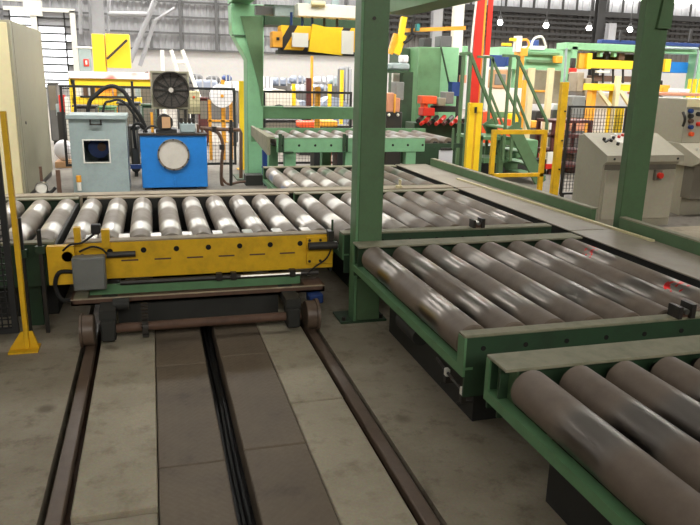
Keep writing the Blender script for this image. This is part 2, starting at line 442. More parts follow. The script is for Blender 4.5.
# louvred window on the left
WY = YB-.35
pa, pb = at(6, 8, Y=WY), at(72, 9, Y=WY)
wz0 = at(60, 118, Y=WY).z; wz0 = max(wz0, .05)
win = MB()
win.box(pa.x-.12, pb.x+.12, WY-.1, WY+.1, pa.z-.09, pa.z+.09)
win.box(pb.x-.12, pb.x+.12, WY-.1, WY+.1, wz0, pa.z)
xm = at(34, 20, Y=WY).x; win.box(xm-.14, xm+.14, WY-.1, WY+.1, wz0, pa.z+.3)
win.box(pa.x-.12, xm, WY-.1, WY+.1, pa.z+.32, pa.z+.45)
win.box(xm-.4, xm+.4, WY-.14, WY+.1, pa.z-.3, pa.z+.4)
win1 = struct(win.build('window_1', 'white'), 'tall bright window with white frame and dark glazing bars')
zs = [at(50, py, Y=WY).z for py in (9.5, 18, 26, 33.5, 41.5, 49, 57, 64.5, 72, 80, 88)]
xs = [at(px, 40, Y=WY).x for px in (6, 12, 39, 66)] + [pb.x]
for j in range(len(zs)-1):
    MB().box(xs[0], xs[-1], WY-.06, WY+.04, zs[j+1]-.035, zs[j+1]+.035).build('glazing_bar', 'girt_dark', win1)
    for i in range(len(xs)-1):
        if xs[i+1]-xs[i] < .1: continue
        dull = (j < 2 and i in (0, 2, 3)) or (i == 3 and j in (4, 7)) or (j == 2 and i == 3)
        MB().box(xs[i]+.02, xs[i+1]-.02, WY+.02, WY+.05, zs[j+1]+.03, zs[j]-.03).build('pane', 'cladding' if dull else 'daylight_pane', win1)
for x in xs[1:-1]: MB().box(x-.03, x+.03, WY-.06, WY+.04, zs[-1], zs[0]).build('glazing_bar', 'girt_dark', win1)

# building columns and bracing
def bcol(px, w, Y, mat, label, ztop=ZR, z0=0):
    x = at(px, 40, Y=Y).x
    o = thing('building_column', label, 'column', (x, Y, 0), None); hw = w/2
    MB().box(x-hw, x+hw, Y, Y+.02, z0, ztop).build('flange', mat, o)
    MB().box(x-hw, x+hw, Y+.33, Y+.35, z0, ztop).build('flange', mat, o)
    MB().box(x-.02, x+.02, Y+.02, Y+.33, z0, ztop).build('web', mat, o)
    return o
bcol(99.5, .5, 34, 'cladding', 'grey steel building column behind the yellow box')
bcol(458, .5, 33, 'white', 'pale steel building column behind the green press', 6.0)
bcol(437, .5, 34, 'cladding', 'dark steel building column left of the pale column', 6.0)
bcol(599, .5, 35, 'girt_dark', 'dark steel building column above the pale green portal')
bcol(611.5, .45, 34.5, 'cladding', 'short pale steel post above the pale green portal', at(611, 23, Y=34.5).z)
br = thing('wall_brace', 'grey diagonal tubes bracing the building column behind the yellow box', 'bracing', tuple(at(140, 70, Y=34.6)))
for p, q, r in (((155, 0), (130, 62), .13), ((108, 14), (147, 14.5), .12), ((109, -2), (108, 40), .08), ((175, 8), (153, 22), .07), ((155, 20), (140, 66), .1), ((80, -4), (81, 34), .09), ((90, -4), (92, 40), .09)):
    MB().cyl(at(*p, Y=34.7), at(*q, Y=34.7), r, 10).build('brace_tube', 'cladding', br)

# high-bay lamps
for i, (px, py) in enumerate(((500, 22.5), (546, 25.5), (589, 28), (630, 29.5))):
    c = at(px, py, Y=33)
    t = thing('high_bay_lamp', ['hanging lamp just right of the red column', 'hanging lamp above the stair handrail, second from the red column',
        'hanging lamp above the left part of the pale green portal', 'hanging lamp beside the near right green column'][i], 'lamp', (c.x, c.y, c.z-.2), 'high-bay lamps')
    MB().ball(c, .13, 10, 8).build('bulb', 'lamp_glow', t)
    MB().cyl(c+Vector((0, 0, .11)), c+Vector((0, 0, .3)), .13, 12, .05).build('hood', 'girt_dark', t)
    MB().cyl(c+Vector((0, 0, .3)), (c.x, c.y, ZR-.3), .02, 6).build('hanger', 'girt_dark', t)

# ------------------------------------------------------------------ roller tables
ZT = .6; RR = .083; ZC = ZT-RR+.004; PITCH_R = .213
ROLLERS = {}
def roller_src(length, mat):
    """shared roller and shaft meshes"""
    key = (round(length, 3), mat)
    return ROLLERS.get(key)
def add_roller(parent, x, y0, y1, mat, r=RR, zc=ZC):
    ln = y1-y0; key = (round(ln, 3), mat, r); org = Vector((x, (y0+y1)/2, zc))
    if key not in ROLLERS:
        n = 28; b = MB(); h = ln/2
        prof = [(-h, r*.45), (-h, r-.008), (-h+.008, r), (h-.008, r), (h, r-.008), (h, r*.45)]
        vs = []; fs = []
        for (yy, rr) in prof:
            vs += [(rr*math.cos(2*math.pi*i/n), yy, rr*math.sin(2*math.pi*i/n)) for i in range(n)]
        for k in range(len(prof)-1):
            fs += [(k*n+i, k*n+(i+1) % n, (k+1)*n+(i+1) % n, (k+1)*n+i) for i in range(n)]
        fs += [tuple(range(n)), tuple(range((len(prof)-1)*n, len(prof)*n))]
        b.add([Vector(v)+org for v in vs], fs)
        o = b.build('roller', mat, parent, org=org)
        s = MB().cyl(org-Vector((0, h+.06, 0)), org+Vector((0, h+.06, 0)), r*.33, 12).build('shaft', 'dark_metal', o, org=org)
        ROLLERS[key] = (o, s)
    else:
        ro, sh = ROLLERS[key]
        o = inst(ro, parent, org, 'roller'); inst(sh, o, org, 'shaft')
    return o
def channel_y(b, x0, x1, ya, yb, z0, z1, open_side, t=.012):
    """channel running along X: top flange over a web on the side away from the opening"""
    b.box(x0, x1, ya, yb, z1-t, z1)
    if open_side == '+': b.box(x0, x1, ya, ya+t, z0, z1-t)
    else: b.box(x0, x1, yb-t, yb, z0, z1-t)
    return b
def holes(parent, xs, y, z, r=.012, mat='pit'):
    src = None
    for x in xs:
        if src is None: src = MB().cyl((x, y-.003, z), (x, y+.001, z), r, 12).build('bolt_hole', mat, parent)
        else: inst(src, parent, (x, y-.001, z), 'bolt_hole')
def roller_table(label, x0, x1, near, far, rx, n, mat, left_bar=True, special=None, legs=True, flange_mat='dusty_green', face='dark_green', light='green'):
    """near = (outer y, inner y) of the near beam, far = (inner y, outer y) of the far beam"""
    t = thing('roller_table', label, 'roller conveyor', (x0, (near[0]+far[1])/2, 0), 'roller tables beside the carriage track')
    zb = .36
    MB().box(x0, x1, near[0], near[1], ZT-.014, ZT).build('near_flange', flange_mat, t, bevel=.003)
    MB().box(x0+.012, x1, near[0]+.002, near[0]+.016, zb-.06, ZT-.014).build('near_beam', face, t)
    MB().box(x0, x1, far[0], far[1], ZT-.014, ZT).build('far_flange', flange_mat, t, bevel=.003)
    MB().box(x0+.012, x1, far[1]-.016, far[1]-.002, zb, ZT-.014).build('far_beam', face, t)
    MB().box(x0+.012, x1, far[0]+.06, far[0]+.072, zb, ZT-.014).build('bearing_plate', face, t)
    # left end: corner plates and the low end bar
    MB().box(x0, x0+.01, far[1]-.03, far[1], .445, ZT-.014).build('corner_plate', 'mid_green', t)
    MB().box(x0+.05, x0+.06, far[0], far[1]-.016, .445, ZT-.014).build('corner_plate', light, t)
    MB().box(x0, x0+.012, near[0], near[1], .445, ZT-.014).build('corner_plate', 'mid_green', t)
    if left_bar:
        MB().box(x0, x0+.05, near[0], far[1], .433, .445).box(x0, x0+.012, near[0], far[1], .40, .433).build('end_bar', 'mid_green', t)
    MB().box(x1-.02, x1, near[1], far[0], .38, .56).build('end_plate', 'dark_grey', t)
    for i in range(n):
        mt = mat
        if special and i in special: mt = special[i]
        add_roller(t, rx+i*PITCH_R, near[1]+.038, far[0]-.022, mt)
    holes(t, [rx+i*PITCH_R for i in range(n)], near[0]+.002, .532)
    MB().box(x0+.22, x1-.05, near[0]+.3, far[1]-.2, .0, .36).build('dark_base', 'dark_grey', t)  # added dark mass under the table, standing in for the deep shade
    for x in (x0+.42, x1-.22):
        for y in (near[0]+.08, far[1]-.18):
            MB().box(x, x+.1, y, y+.1, 0, .46).build('leg', 'dark_green', t)
    MB().cyl((x0+.10, near[0]+.75, .30), (x0+.10, near[0]+1.05, .30), .05, 14).build('drive_coupling', 'dark_grey', t)
    return t
RX = 1.385
T1 = roller_table('nearest green roller table with brown rollers, cut off by the lower right corner', 1.29, 3.0, (.55, .62), (2.25, 2.417), RX, 8, 'roller_brown')
T2 = roller_table('green roller table with eight brown rollers in front of the near green column', 1.29, 3.0, (2.63, 2.697), (4.302, 4.459), RX, 8, 'roller_brown', special={7: 'roller_red_glint'})
T3 = roller_table('green roller table right behind the near green column, beside the yellow carriage', 1.29, 3.0, (4.72, 4.82), (6.48, 6.58), RX, 8, 'roller_brown', special={0: 'roller_grey', 1: 'roller_grey', 2: 'roller_grey'})
T4 = roller_table('farthest low roller table in front of the raised pale green conveyor', 1.29, 3.0, (6.80, 6.86), (8.42, 8.54), RX, 8, 'roller_brown', special={0: 'roller_grey', 1: 'roller_grey', 2: 'roller_grey', 3: 'roller_grey', 4: 'roller_grey'})
T5 = roller_table('roller table at left behind the yellow fence post', -2.4, -.66, (4.80, 4.88), (6.48, 6.58), -2.245, 8, 'roller_grey', left_bar=False)
# clamps on table edges
def clamp(x, y, z, label):
    t = thing('edge_clamp', label, 'clamp', (x, y, z), 'clamps on the table edges')
    MB().box(x-.05, x-.03, y-.05, y+.03, z, z+.06).build('jaw', 'dark_metal', t); MB().box(x+.02, x+.045, y-.05, y+.03, z, z+.07).build('jaw', 'dark_metal', t)
    MB().box(x-.03, x+.02, y-.03, y+.01, z, z+.03).build('bridge', 'rust', t)
    MB().cyl((x-.005, y-.05, z+.035), (x-.005, y+.04, z+.035), .014, 10).build('screw', 'steel', t)
p = at(680, 315, Y=2.66); clamp(p.x, 2.66, ZT, 'rusty clamp on the near edge of the eight-roller table, at the right frame edge')
p = at(476, 226, Y=4.78); clamp(p.x, 4.77, ZT, 'dark clamp on the near edge of the table behind the green column')
# sensors below table 2
s = thing('limit_switch', 'pair of white limit switches on a rod under the eight-roller table', 'sensor', (1.2, 2.75, .1))
pa_, pb_ = at(447, 372, Y=2.95), at(463, 391, Y=2.7)
MB().tube([at(437, 358, Y=3.1), pa_, pb_], .008, 6, False).build('rod', 'dark_metal', s)
for q in (pa_, pb_):
    MB().box(q.x-.012, q.x+.012, q.y-.015, q.y+.015, q.z-.02, q.z+.02).build('switch_body', 'white', s, bevel=.004)
    MB().box(q.x-.012, q.x+.012, q.y-.014, q.y+.014, q.z-.055, q.z-.02).build('switch_foot', 'dark_metal', s)
    MB().cyl((q.x-.03, q.y, q.z-.058), (q.x+.05, q.y, q.z-.058), .006, 6).build('lever', 'dark_metal', s)

# long dusty beam behind the carriage
lb = thing('support_beam', 'long dusty steel beam behind the carriage, below the blue tank', 'beam', (.3, 6.7, 0))
MB().box(-2.4, 3.0, 6.62, 6.78, ZT-.02, ZT+.004).build('top_flange', 'dusty_beam', lb)
MB().box(-2.4, 3.0, 6.69, 6.705, .1, ZT-.02).build('web', 'dark_grey', lb)
MB().box(-2.4, 3.0, 6.63, 6.77, .0, .1).build('bottom_flange', 'dark_grey', lb)
MB().box(-.67, -.64, 6.6, 6.64, .3, ZT+.004).build('end_stop', 'dusty_beam', lb)

# walkway plates, kerbs and batten right of the tables
wy = [-.5, 2.2, 4.47, 4.66, 6.62, 8.6]
for i, (a, b, lbl) in enumerate(((-.5, 2.3, 'grey walkway plate beside the nearest roller table'), (2.32, 4.52, 'grey walkway plate beside the eight-roller table'),
        (4.54, 6.62, 'grey walkway plate holding the wooden batten'), (6.64, 8.6, 'farthest grey walkway plate, below the white notice'))):
    t = thing('walkway_plate', lbl, 'walkway', (3.25, (a+b)/2, 0), 'walkway plates right of the tables')
    MB().box(3.04, 3.47, a, b, ZT-.012, ZT-.002).build('deck', 'plate_grey', t, bevel=.002)
    MB().box(3.06, 3.08, a+.02, b-.02, .0, ZT-.012).box(3.42, 3.44, a+.02, b-.02, .0, ZT-.012).build('stringer', 'dark_grey', t)
for (a, b, lbl) in ((4.90, 8.45, 'long green kerb plate between the walkway and the yellow guard'), (1.0, 4.54, 'green kerb plate in front of the right green column')):
    t = thing('kerb', lbl, 'kerb', (3.49, (a+b)/2, 0), 'green kerbs of the walkway')
    MB().box(3.475, 3.487, a, b, .48, .68).build('plate', 'green', t)
    MB().box(3.475, 3.535, a, b, .68, .69).build('top_flange', 'dusty_green', t)
    for y in (a+.02, b-.04): MB().box(3.487, 3.53, y, y+.012, .3, .68).build('stiffener', 'green', t)
    for y in (a+.1, (a+b)/2, b-.2): MB().box(3.49, 3.53, y, y+.06, 0, .5).build('leg', 'dark_grey', t)
tag(MB().bar((3.30, 7.2, ZT+.006), (3.43, 4.08, ZT+.006), .03, .015).build('wooden_batten', 'cream'), 'long thin wooden batten lying on the walkway plates', 'batten')
p = at(394, 186, Z=ZT)
t = thing('tape_stub', 'small cream plastic fitting on the beam right of the near green column', 'fitting', (p.x, 6.66, ZT+.004))
MB().cyl((p.x, 6.66, ZT+.004), (p.x, 6.66, ZT+.03), .035, 12).build('base', 'cream', t); MB().cyl((p.x+.01, 6.66, ZT+.03), (p.x+.01, 6.66, ZT+.09), .014, 10).build('stem', 'cream', t)

# ------------------------------------------------------------------ transfer carriage
car = thing('transfer_carriage', 'yellow transfer carriage carrying nine rollers on rails', 'carriage', (.3, 5.6, 0))
CX0, CX1 = -.61, 1.232
MB().box(CX0+.06, CX1, 4.77, 4.79, .335, ZT-.012).build('side_plate', 'yellow', car, bevel=.003)
MB().box(CX0+.02, CX1, 4.77, 4.86, ZT-.012, ZT).build('top_flange', 'dusty_beam', car, bevel=.003)
MB().box(CX0+.06, CX1, 6.48, 6.50, .30, ZT-.012).build('side_plate', 'dark_grey', car)  # far plate coloured dark, unlike the yellow near one
MB().box(CX0+.02, CX1, 6.48, 6.58, ZT-.012, ZT).build('top_flange', 'dusty_beam', car)
for x in (CX0+.06, CX1-.02): MB().box(x, x+.02, 4.79, 6.48, .30, .48).build('end_plate', 'dark_grey', car)
CRX = -.545
for i in range(9): add_roller(car, CRX+i*.2135, 4.90, 6.46, 'roller_grey')
holes(car, [CRX+i*.2165+.015 for i in range(1, 9)], 4.77, .527, .019)
for i in range(7):
    x = CRX+.30+i*.2165; MB().box(x, x+.11, 4.766, 4.771, .455, .465).build('slot', 'rust', car)
for i in range(8):
    x = CRX+.107+i*.2135; MB().box(x-.035, x+.035, 4.87, 5.0, ZT-.04, ZT-.006).build('filler_plate', 'steel', car)
# bolted end bracket on the right
MB().box(CX1-.2, CX1-.01, 4.755, 4.77, .37, .57).build('bolted_plate', 'yellow', car, bevel=.003)
for dx, dz in ((-.18, .55), (-.10, .55), (-.18, .395), (-.10, .395)):
    MB().cyl((CX1+dx, 4.745, dz), (CX1+dx, 4.756, dz), .01, 8).build('bolt', 'dark_metal', car)
MB().cyl((CX1-.2, 4.70, .52), (CX1+.01, 4.70, .52), .028, 14).build('shock_absorber', 'dark_metal', car)
MB().box(CX1-.05, CX1-.01, 4.71, 4.78, .50, .62).build('sensor_bracket', 'dark_metal', car)
MB().cyl((CX1-.015, 4.74, .58), (CX1-.015, 4.74, .70), .008, 8).build('sensor_rod', 'dark_green', car)
MB().tube([(CX1-.02, 4.73, .5), (CX1-.06, 4.72, .42), (CX1-.15, 4.71, .36), (CX1-.22, 4.68, .31)], .006, 6).build('cable', 'rubber', car)
# conduit and cylinder rod along the lower edge
MB().tube([(CX0+.35, 4.73, .315), (.3, 4.73, .315), (CX1-.12, 4.73, .315)], .018, 8, False).build('conduit', 'dark_metal', car)
MB().cyl((.55, 4.72, .318), (.98, 4.72, .318), .012, 8).build('piston_rod', 'steel', car)
for x in (.4, .5, .92): MB().box(x-.02, x+.02, 4.7, 4.75, .30, .35).build('pipe_clip', 'dark_metal', car)
MB().cyl((-.335, 4.735, .512), (-.15, 4.735, .512), .020, 10).build('grab_tube', 'dark_metal', car)
# lower channel tray in front
ch = MB(); ch.box(-.56, 1.12, 4.56, 4.575, .225, .262).box(-.56, 1.12, 4.56, 4.76, .225, .237).box(-.56, -.545, 4.56, 4.76, .237, .27).box(1.105, 1.12, 4.56, 4.76, .237, .27)
ch.build('cable_tray', 'rust', car)
MB().box(-.56, 1.12, 4.558, 4.578, .262, .267).build('tray_lip', 'dusty_beam', car)
MB().box(-.46, .98, 4.735, 4.755, .237, .305).build('tray_back', 'mid_green', car)
MB().box(-.56, -.46, 4.578, 4.735, .262, .268).build('tray_corner', 'dusty_green', car)
MB().box(.98, 1.12, 4.578, 4.735, .262, .268).build('tray_corner', 'rust', car)
# underframe
MB().box(-.28, .80, 4.63, 4.72, .03, .225).build('cross_beam', 'dark_grey', car)  # deepened into a dark apron so the space behind the axle goes black
MB().box(-.42, .96, 6.3, 6.42, .12, .30).build('cross_beam', 'dark_grey', car)
for x in (-.36, .86): MB().box(x, x+.1, 4.76, 6.3, .14, .30).build('long_beam', 'dark_grey', car)
MB().box(-.05, .6, 5.0, 6.2, .12, .30).build('drive_box', 'dark_grey', car)
MB().cyl((-.36, 4.42, .105), (.92, 4.42, .105), .03, 14).build('axle', 'rust', car)
MB().cyl((-.36, 6.25, .105), (.92, 6.25, .105), .022, 14).build('axle', 'rust', car)
for x in (-.445, .99):
    for y in (4.42, 6.25):
        w = MB().cyl((x-.04, y, .105), (x+.03, y, .105), .099, 28).build('wheel', 'rail_steel', car, bevel=.004)
        MB().cyl((x-.055 if x < 0 else x+.03, y, .105), (x-.04 if x < 0 else x+.05, y, .105), .11, 28).build('wheel_flange', 'rail_steel', w)
for x in (-.33, .86):
    for y in (4.42, 6.25):
        MB().box(x-.045, x+.045, y-.07, y+.07, .04, .18).build('bearing_block', 'dark_grey', car, bevel=.01)
        MB().box(x-.05, x+.05, y-.05, min(y+.3, 6.3), .18, .24).build('bearing_seat', 'dark_grey', car)
MB().cyl((-.12, 4.42, .105), (-.09, 4.42, .105), .075, 18).build('sprocket', 'dark_metal', car)
for k in range(10):
    a = math.pi*(.5+k/9)*.9
    MB().box(-.125, -.085, 4.34+.004*k, 4.36+.004*k, .06+k*.022, .075+k*.022).build('chain_link', 'dark_metal', car)
MB().cyl((-.30, 4.50, .24), (-.2, 4.50, .24), .04, 12).build('cable_gland', 'dark_grey', car)
MB().box(1.0, 1.1, 4.5, 4.62, .15, .22).build('scraper_block', 'dark_blue', car, bevel=.01)
# grey junction box and sensors on the left
jb = MB().box(-.543, -.342, 4.62, 4.72, .305, .525).build('junction_box', 'box_grey', car, bevel=.006)
MB().box(-.535, -.35, 4.612, 4.62, .312, .518).build('box_lid', 'box_grey', jb, bevel=.004)
MB().box(CX0-.09, CX0+.08, 4.70, 4.765, .33, .59).build('end_bracket', 'yellow', car, bevel=.004)
MB().box(CX0+.08, CX0+.12, 4.74, 4.80, .58, .70).build('post_bracket', 'yellow', car)
MB().box(-.36, -.31, 4.74, 4.80, .56, .68).build('post_bracket', 'yellow', car)
MB().box(-.42, -.36, 4.72, 4.78, .66, .72).build('sensor_head', 'black', car, bevel=.006)
MB().tube([(-.40, 4.73, .66), (-.48, 4.70, .61), (-.55, 4.70, .60), (-.6, 4.70, .56)], .007, 6).build('cable', 'rubber', car)
MB().tube([(-.55, 4.69, .42), (-.63, 4.68, .42), (-.66, 4.68, .33), (-.62, 4.66, .24), (-.54, 4.62, .25)], .014, 8).build('cable', 'rubber', car)
MB().tube([(-.5, 4.70, .55), (-.42, 4.70, .58), (-.36, 4.71, .56), (-.33, 4.72, .52)], .007, 6).build('cable', 'rubber', car)
MB().cyl((-.575, 4.70, .52), (-.575, 4.73, .52), .035, 14).build('knob', 'black', car)
MB().cyl((-.49, 4.72, .50), (-.49, 4.77, .50), .017, 12).build('knob', 'black', car)
# small posts at the end of the left table
for i, (px, py0, py1) in enumerate(((22, 218, 250), (40, 230, 246))):
    q = at(px, py1, Y=4.72)
    t = thing('sensor_post', ['dark sensor post right of the yellow fence post', 'short dark sensor post between the left table and the carriage'][i], 'sensor', (q.x, 4.72, 0))
    top = at(px, py0, Y=4.72).z
    MB().box(q.x-.012, q.x+.012, 4.71, 4.735, q.z, top).build('head', 'black', t)
    MB().box(q.x-.028, q.x+.028, 4.70, 4.745, q.z-.05, q.z).build('clamp', 'dark_green', t)
    MB().box(q.x-.012, q.x+.012, 4.71, 4.735, 0, q.z-.05).build('stem', 'dark_metal', t)

# ------------------------------------------------------------------ fence at far left
def wire(b, x0, x1, z0, z1, y, step, r=.003):
    n = int((x1-x0)/step)
    for i in range(1, n): b.box(x0+i*step-r, x0+i*step+r, y-r, y+r, z0, z1)
    n = int((z1-z0)/step)
    for i in range(1, n): b.box(x0, x1, y-r, y+r, z0+i*step-r, z0+i*step+r)
    return b
FX = .03
fe = thing('safety_fence', 'black mesh safety fence with yellow post at the left frame edge', 'fence', (-.84, 4.43, 0))
MB().box(-.862+FX, -.832+FX, 4.41, 4.45, 0.012, 1.46).build('post', 'yellow', fe, bevel=.003)
MB().prism([(-.95+FX, .012), (-.78+FX, .012), (-.81+FX, .12), (-.88+FX, .12)], 'Y', 4.42, 4.44).build('foot_gusset', 'yellow', fe)
MB().box(-.95+FX, -.78+FX, 4.36, 4.5, 0, .012).build('foot_plate', 'yellow', fe)
MB().frame(-2.4, -.885+FX, .12, 1.45, .035, 4.41, 4.44).build('panel_frame', 'black', fe)
stuff(wire(MB(), -2.38, -.9+FX, .14, 1.43, 4.425, .035, .0035).build('wire_mesh', 'black', fe))

# ------------------------------------------------------------------ green portal columns
c1 = thing('portal_column', 'near green steel column between the carriage and the roller tables', 'column', (1.39, 4.55, 0), 'green portal columns')
MB().box(1.33, 1.505, 4.47, 4.66, 0.015, 2.78).build('shaft', 'green', c1, bevel=.006)
MB().box(1.22, 1.56, 4.463, 4.70, 0, .015).build('base_plate', 'dark_green', c1)
MB().box(1.312, 1.33, 4.466, 4.60, .015, 2.78).build('flange', 'mid_green', c1)
MB().cyl((1.40, 4.462, 2.06), (1.40, 4.471, 2.06), .012, 8).build('bolt', 'dark_metal', c1)
for dx in (1.25, 1.53): MB().cyl((dx, 4.50, .015), (dx, 4.50, .04), .014, 8).build('anchor_bolt', 'dark_metal', c1)
c2 = thing('portal_column', 'green steel column in front of the grey control desk', 'column', (3.74, 4.8, 0), 'green portal columns')
MB().box(3.60, 3.82, 4.70, 4.78, 0.015, 2.62).build('shaft', 'green', c2, bevel=.006)
MB().prism([(3.70, 2.10), (3.82, 2.10), (3.82, 2.6), (3.76, 2.6)], 'Y', 4.67, 4.70).build('haunch', 'green', c2)
MB().box(3.5, 3.98, 4.64, 4.88, 0, .015).build('base_plate', 'dark_green', c2)
# far portal column with flared head
c3 = thing('portal_column', 'pale green flared portal column behind the rusty pipes', 'column', (1.55, 11.6, 0), 'green portal columns')
cq = [at(*p_, Y=11.5) for p_ in ((231, 13), (232, 32), (247, 60), (248, 178), (263, 178), (264, 13))]
cq[3].z = cq[4].z = .02; cq[0].z = cq[5].z = 2.75
MB().prism([(p_.x, p_.z) for p_ in cq], 'Y', 11.5, 11.95).build('shaft', 'pale_green', c3, bevel=.01)
wq = [at(*p_, Y=11.46) for p_ in ((240.5, 16), (263, 16), (262.8, 106), (261.8, 106), (259.5, 88))]
MB().prism([(p_.x, p_.z) for p_ in wq], 'Y', 11.46, 11.50).build('flange', 'green', c3)
MB().box(1.3, 1.85, 11.4, 12.05, 0, .02).build('base_plate', 'dark_green', c3)
MB().box(1.27, 1.70, 11.47, 11.5, 2.27, 2.285).build('seam', 'dark_green', c3)
pb1 = thing('portal_beam', 'low green cross beam joining the flared portal column', 'beam', (2.5, 11.6, .97))
MB().box(1.74, 3.6, 11.56, 11.75,   .99, 1.19).build('beam', 'mid_green', pb1, bevel=.006)
MB().box(3.4, 3.6, 11.56, 11.75, 0, .99).build('support', 'green', pb1)
MB().box(2.1, 2.55, 11.53, 11.56, 1.18, 1.20).build('guide_strip', 'white', pb1)
ob = thing('overhead_runway', 'green overhead runway beams joining the portal columns', 'beam', (2.5, 8, 2.6))
MB().box(1.27, 1.60, 4.5, 12.0, 2.78, 3.15).build('runway_beam', 'pale_green', ob)
MB().box(3.45, 3.90, 4.4, 10.6, 2.62, 3.1).build('runway_beam', 'green', ob)
MB().box(1.78, 3.55, 11.4, 11.95, 2.45, 2.75).build('cross_beam', 'dark_green', ob)
MB().box(1.60, 3.45, 10.42, 10.5, 2.85, 3.05).build('cross_beam', 'dark_green', ob)
# lifting beam under it
q0, q1 = at(272, 30, Y=10.3), at(352, 52, Y=10.3)
lf = thing('lifting_beam', 'yellow and black striped lifting beam hanging under the white trolley', 'lifting beam', (2.2, 10.3, q1.z))
za, zb_ = at(310, 24, Y=10.3).z, at(310, 53, Y=10.3).z
MB().box(q0.x+.13, q1.x+.3, 10.3, 10.6, zb_+.03, za-.03).build('body', 'hazard', lf, bevel=.01)
MB().prism([(at(308, 40, Y=10.28).x, zb_+.02), (at(342, 40, Y=10.28).x, zb_-.02), (at(342, 40, Y=10.28).x, za-.08), (at(312, 40, Y=10.28).x, za)], 'Y', 10.24, 10.3).build('end_guard', 'bright_yellow', lf)
MB().box(q0.x, q0.x+.15, 10.28, 10.5, zb_+.06, za-.12).build('jaw', 'amber', lf, bevel=.01)
MB().box(q0.x+.06, q0.x+.10, 10.26, 10.28, zb_+.16, za-.2).build('jaw_slot', 'black', lf)
MB().box(at(292, 40, Y=10.22).x, at(308, 40, Y=10.22).x, 10.20, 10.24, at(300, 47, Y=10.22).z, at(300, 33, Y=10.22).z).build('notice_plate', 'white', lf)
MB().box(at(341, 40, Y=10.26).x, at(353, 40, Y=10.26).x, 10.22, 10.3, at(345, 54, Y=10.26).z, at(345, 31, Y=10.26).z).build('notice_plate', 'white', lf)
MB().box(q0.x+.1, q1.x+.3, 10.3, 10.62, zb_-.02, zb_+.03).build('skid', 'black', lf)
for px in (292, 303, 313, 325, 338):
    x = at(px, 22, Y=10.4).x; MB().cyl((x, 10.45, za-.04), (x, 10.45, za+.16), .02, 8).build('hanger', 'dark_blue' if px < 315 else 'dark_metal', lf)
tr = thing('hoist_trolley', 'white hoist trolley beam above the striped lifting beam', 'hoist', (2.3, 10.4, 2.4))
ta, tb = at(297, 16.5, Y=10.4), at(352, 6, Y=10.4)
MB().box(ta.x, tb.x+.2, 10.35, 10.6, ta.z, tb.z).build('trolley_frame', 'white', tr, bevel=.01)
tc0, td = at(275, 17, Y=10.6), at(300, 8, Y=10.6)
MB().box(tc0.x, td.x, 10.62, 10.75, tc0.z+.02, td.z+.02).build('end_carriage', 'machine_grey', tr)
te, tf = at(255, 15, Y=10.9), at(276, 7, Y=10.9)
MB().box(te.x, tf.x, 10.8, 10.95, te.z, tf.z).build('trolley_arm', 'cladding', tr)
for px in (308, 335): 
    x = at(px, 5, Y=10.45).x; MB().box(x-.05, x+.05, 10.42, 10.5, tb.z, 2.85).build('suspension', 'machine_grey', tr)
sp = at(317, 5, Y=10.4); MB().cyl((sp.x-.1, 10.33, sp.z+.01), (sp.x+.1, 10.33, sp.z+.01), .04, 12).build('wheel', 'cream', tr)

# ------------------------------------------------------------------ raised conveyor (pale green)
uc = thing('raised_conveyor', 'raised pale green roller conveyor in front of the flared portal column', 'roller conveyor', (2.5, 9.6, 0))
ZU = .9
MB().box(1.52, 3.55, 8.86, 8.88, .73, ZU).build('side_beam', 'pale_green', uc, bevel=.004)
MB().box(1.48, 3.55, 8.86, 8.94, ZU, ZU+.012).build('top_flange', 'mid_green', uc)
MB().box(1.40, 4.15, 10.36, 10.40, .73, ZU+.03).build('side_beam', 'mid_green', uc)
MB().prism([(8.86, .70), (8.90, .70), (10.40, .83), (10.40, .96), (8.86, .93)], 'X', 1.40, 1.44).build('end_guard', 'dusty_green', uc)
MB().box(1.44, 1.50, 8.88, 10.36, .90, .93).build('guard_flange', 'dusty_green', uc)
MB().box(1.5, 4.1, 8.95, 10.34, .80, .81).build('pan', 'dark_grey', uc)
for i in range(12): add_roller(uc, 1.6+i*.213, 8.96, 10.33, 'roller_brown', .07, ZU-.062)
MB().box(3.55, 4.12, 8.87, 8.89, .78, .84).build('side_beam', 'dark_green', uc)
holes(uc, [1.6+i*.213 for i in range(10)], 8.86, .82, .016)
for px in (290, 350, 410):
    x = at(px, 158, Y=8.9).x
    MB().box(x-.07, x+.07, 8.87, 9.0, 0, .73).build('leg', 'pale_green', uc)
    MB().box(x-.07, x+.07, 10.2, 10.34, 0, .73).build('leg', 'pale_green', uc)
for px, pw in ((280, .02), (344, .02)):
    x = at(px, 140, Y=8.85).x
    MB().box(x-.02, x+.02, 8.82, 8.85, .74, .97).box(x+.03, x+.05, 8.82, 8.85, .74, .95).build('guide_stop', 'dark_green', uc)
MB().box(at(283, 148, Y=8.84).x, at(293, 148, Y=8.84).x, 8.8, 8.86, .73, .745).build('catch', 'dark_green', uc)
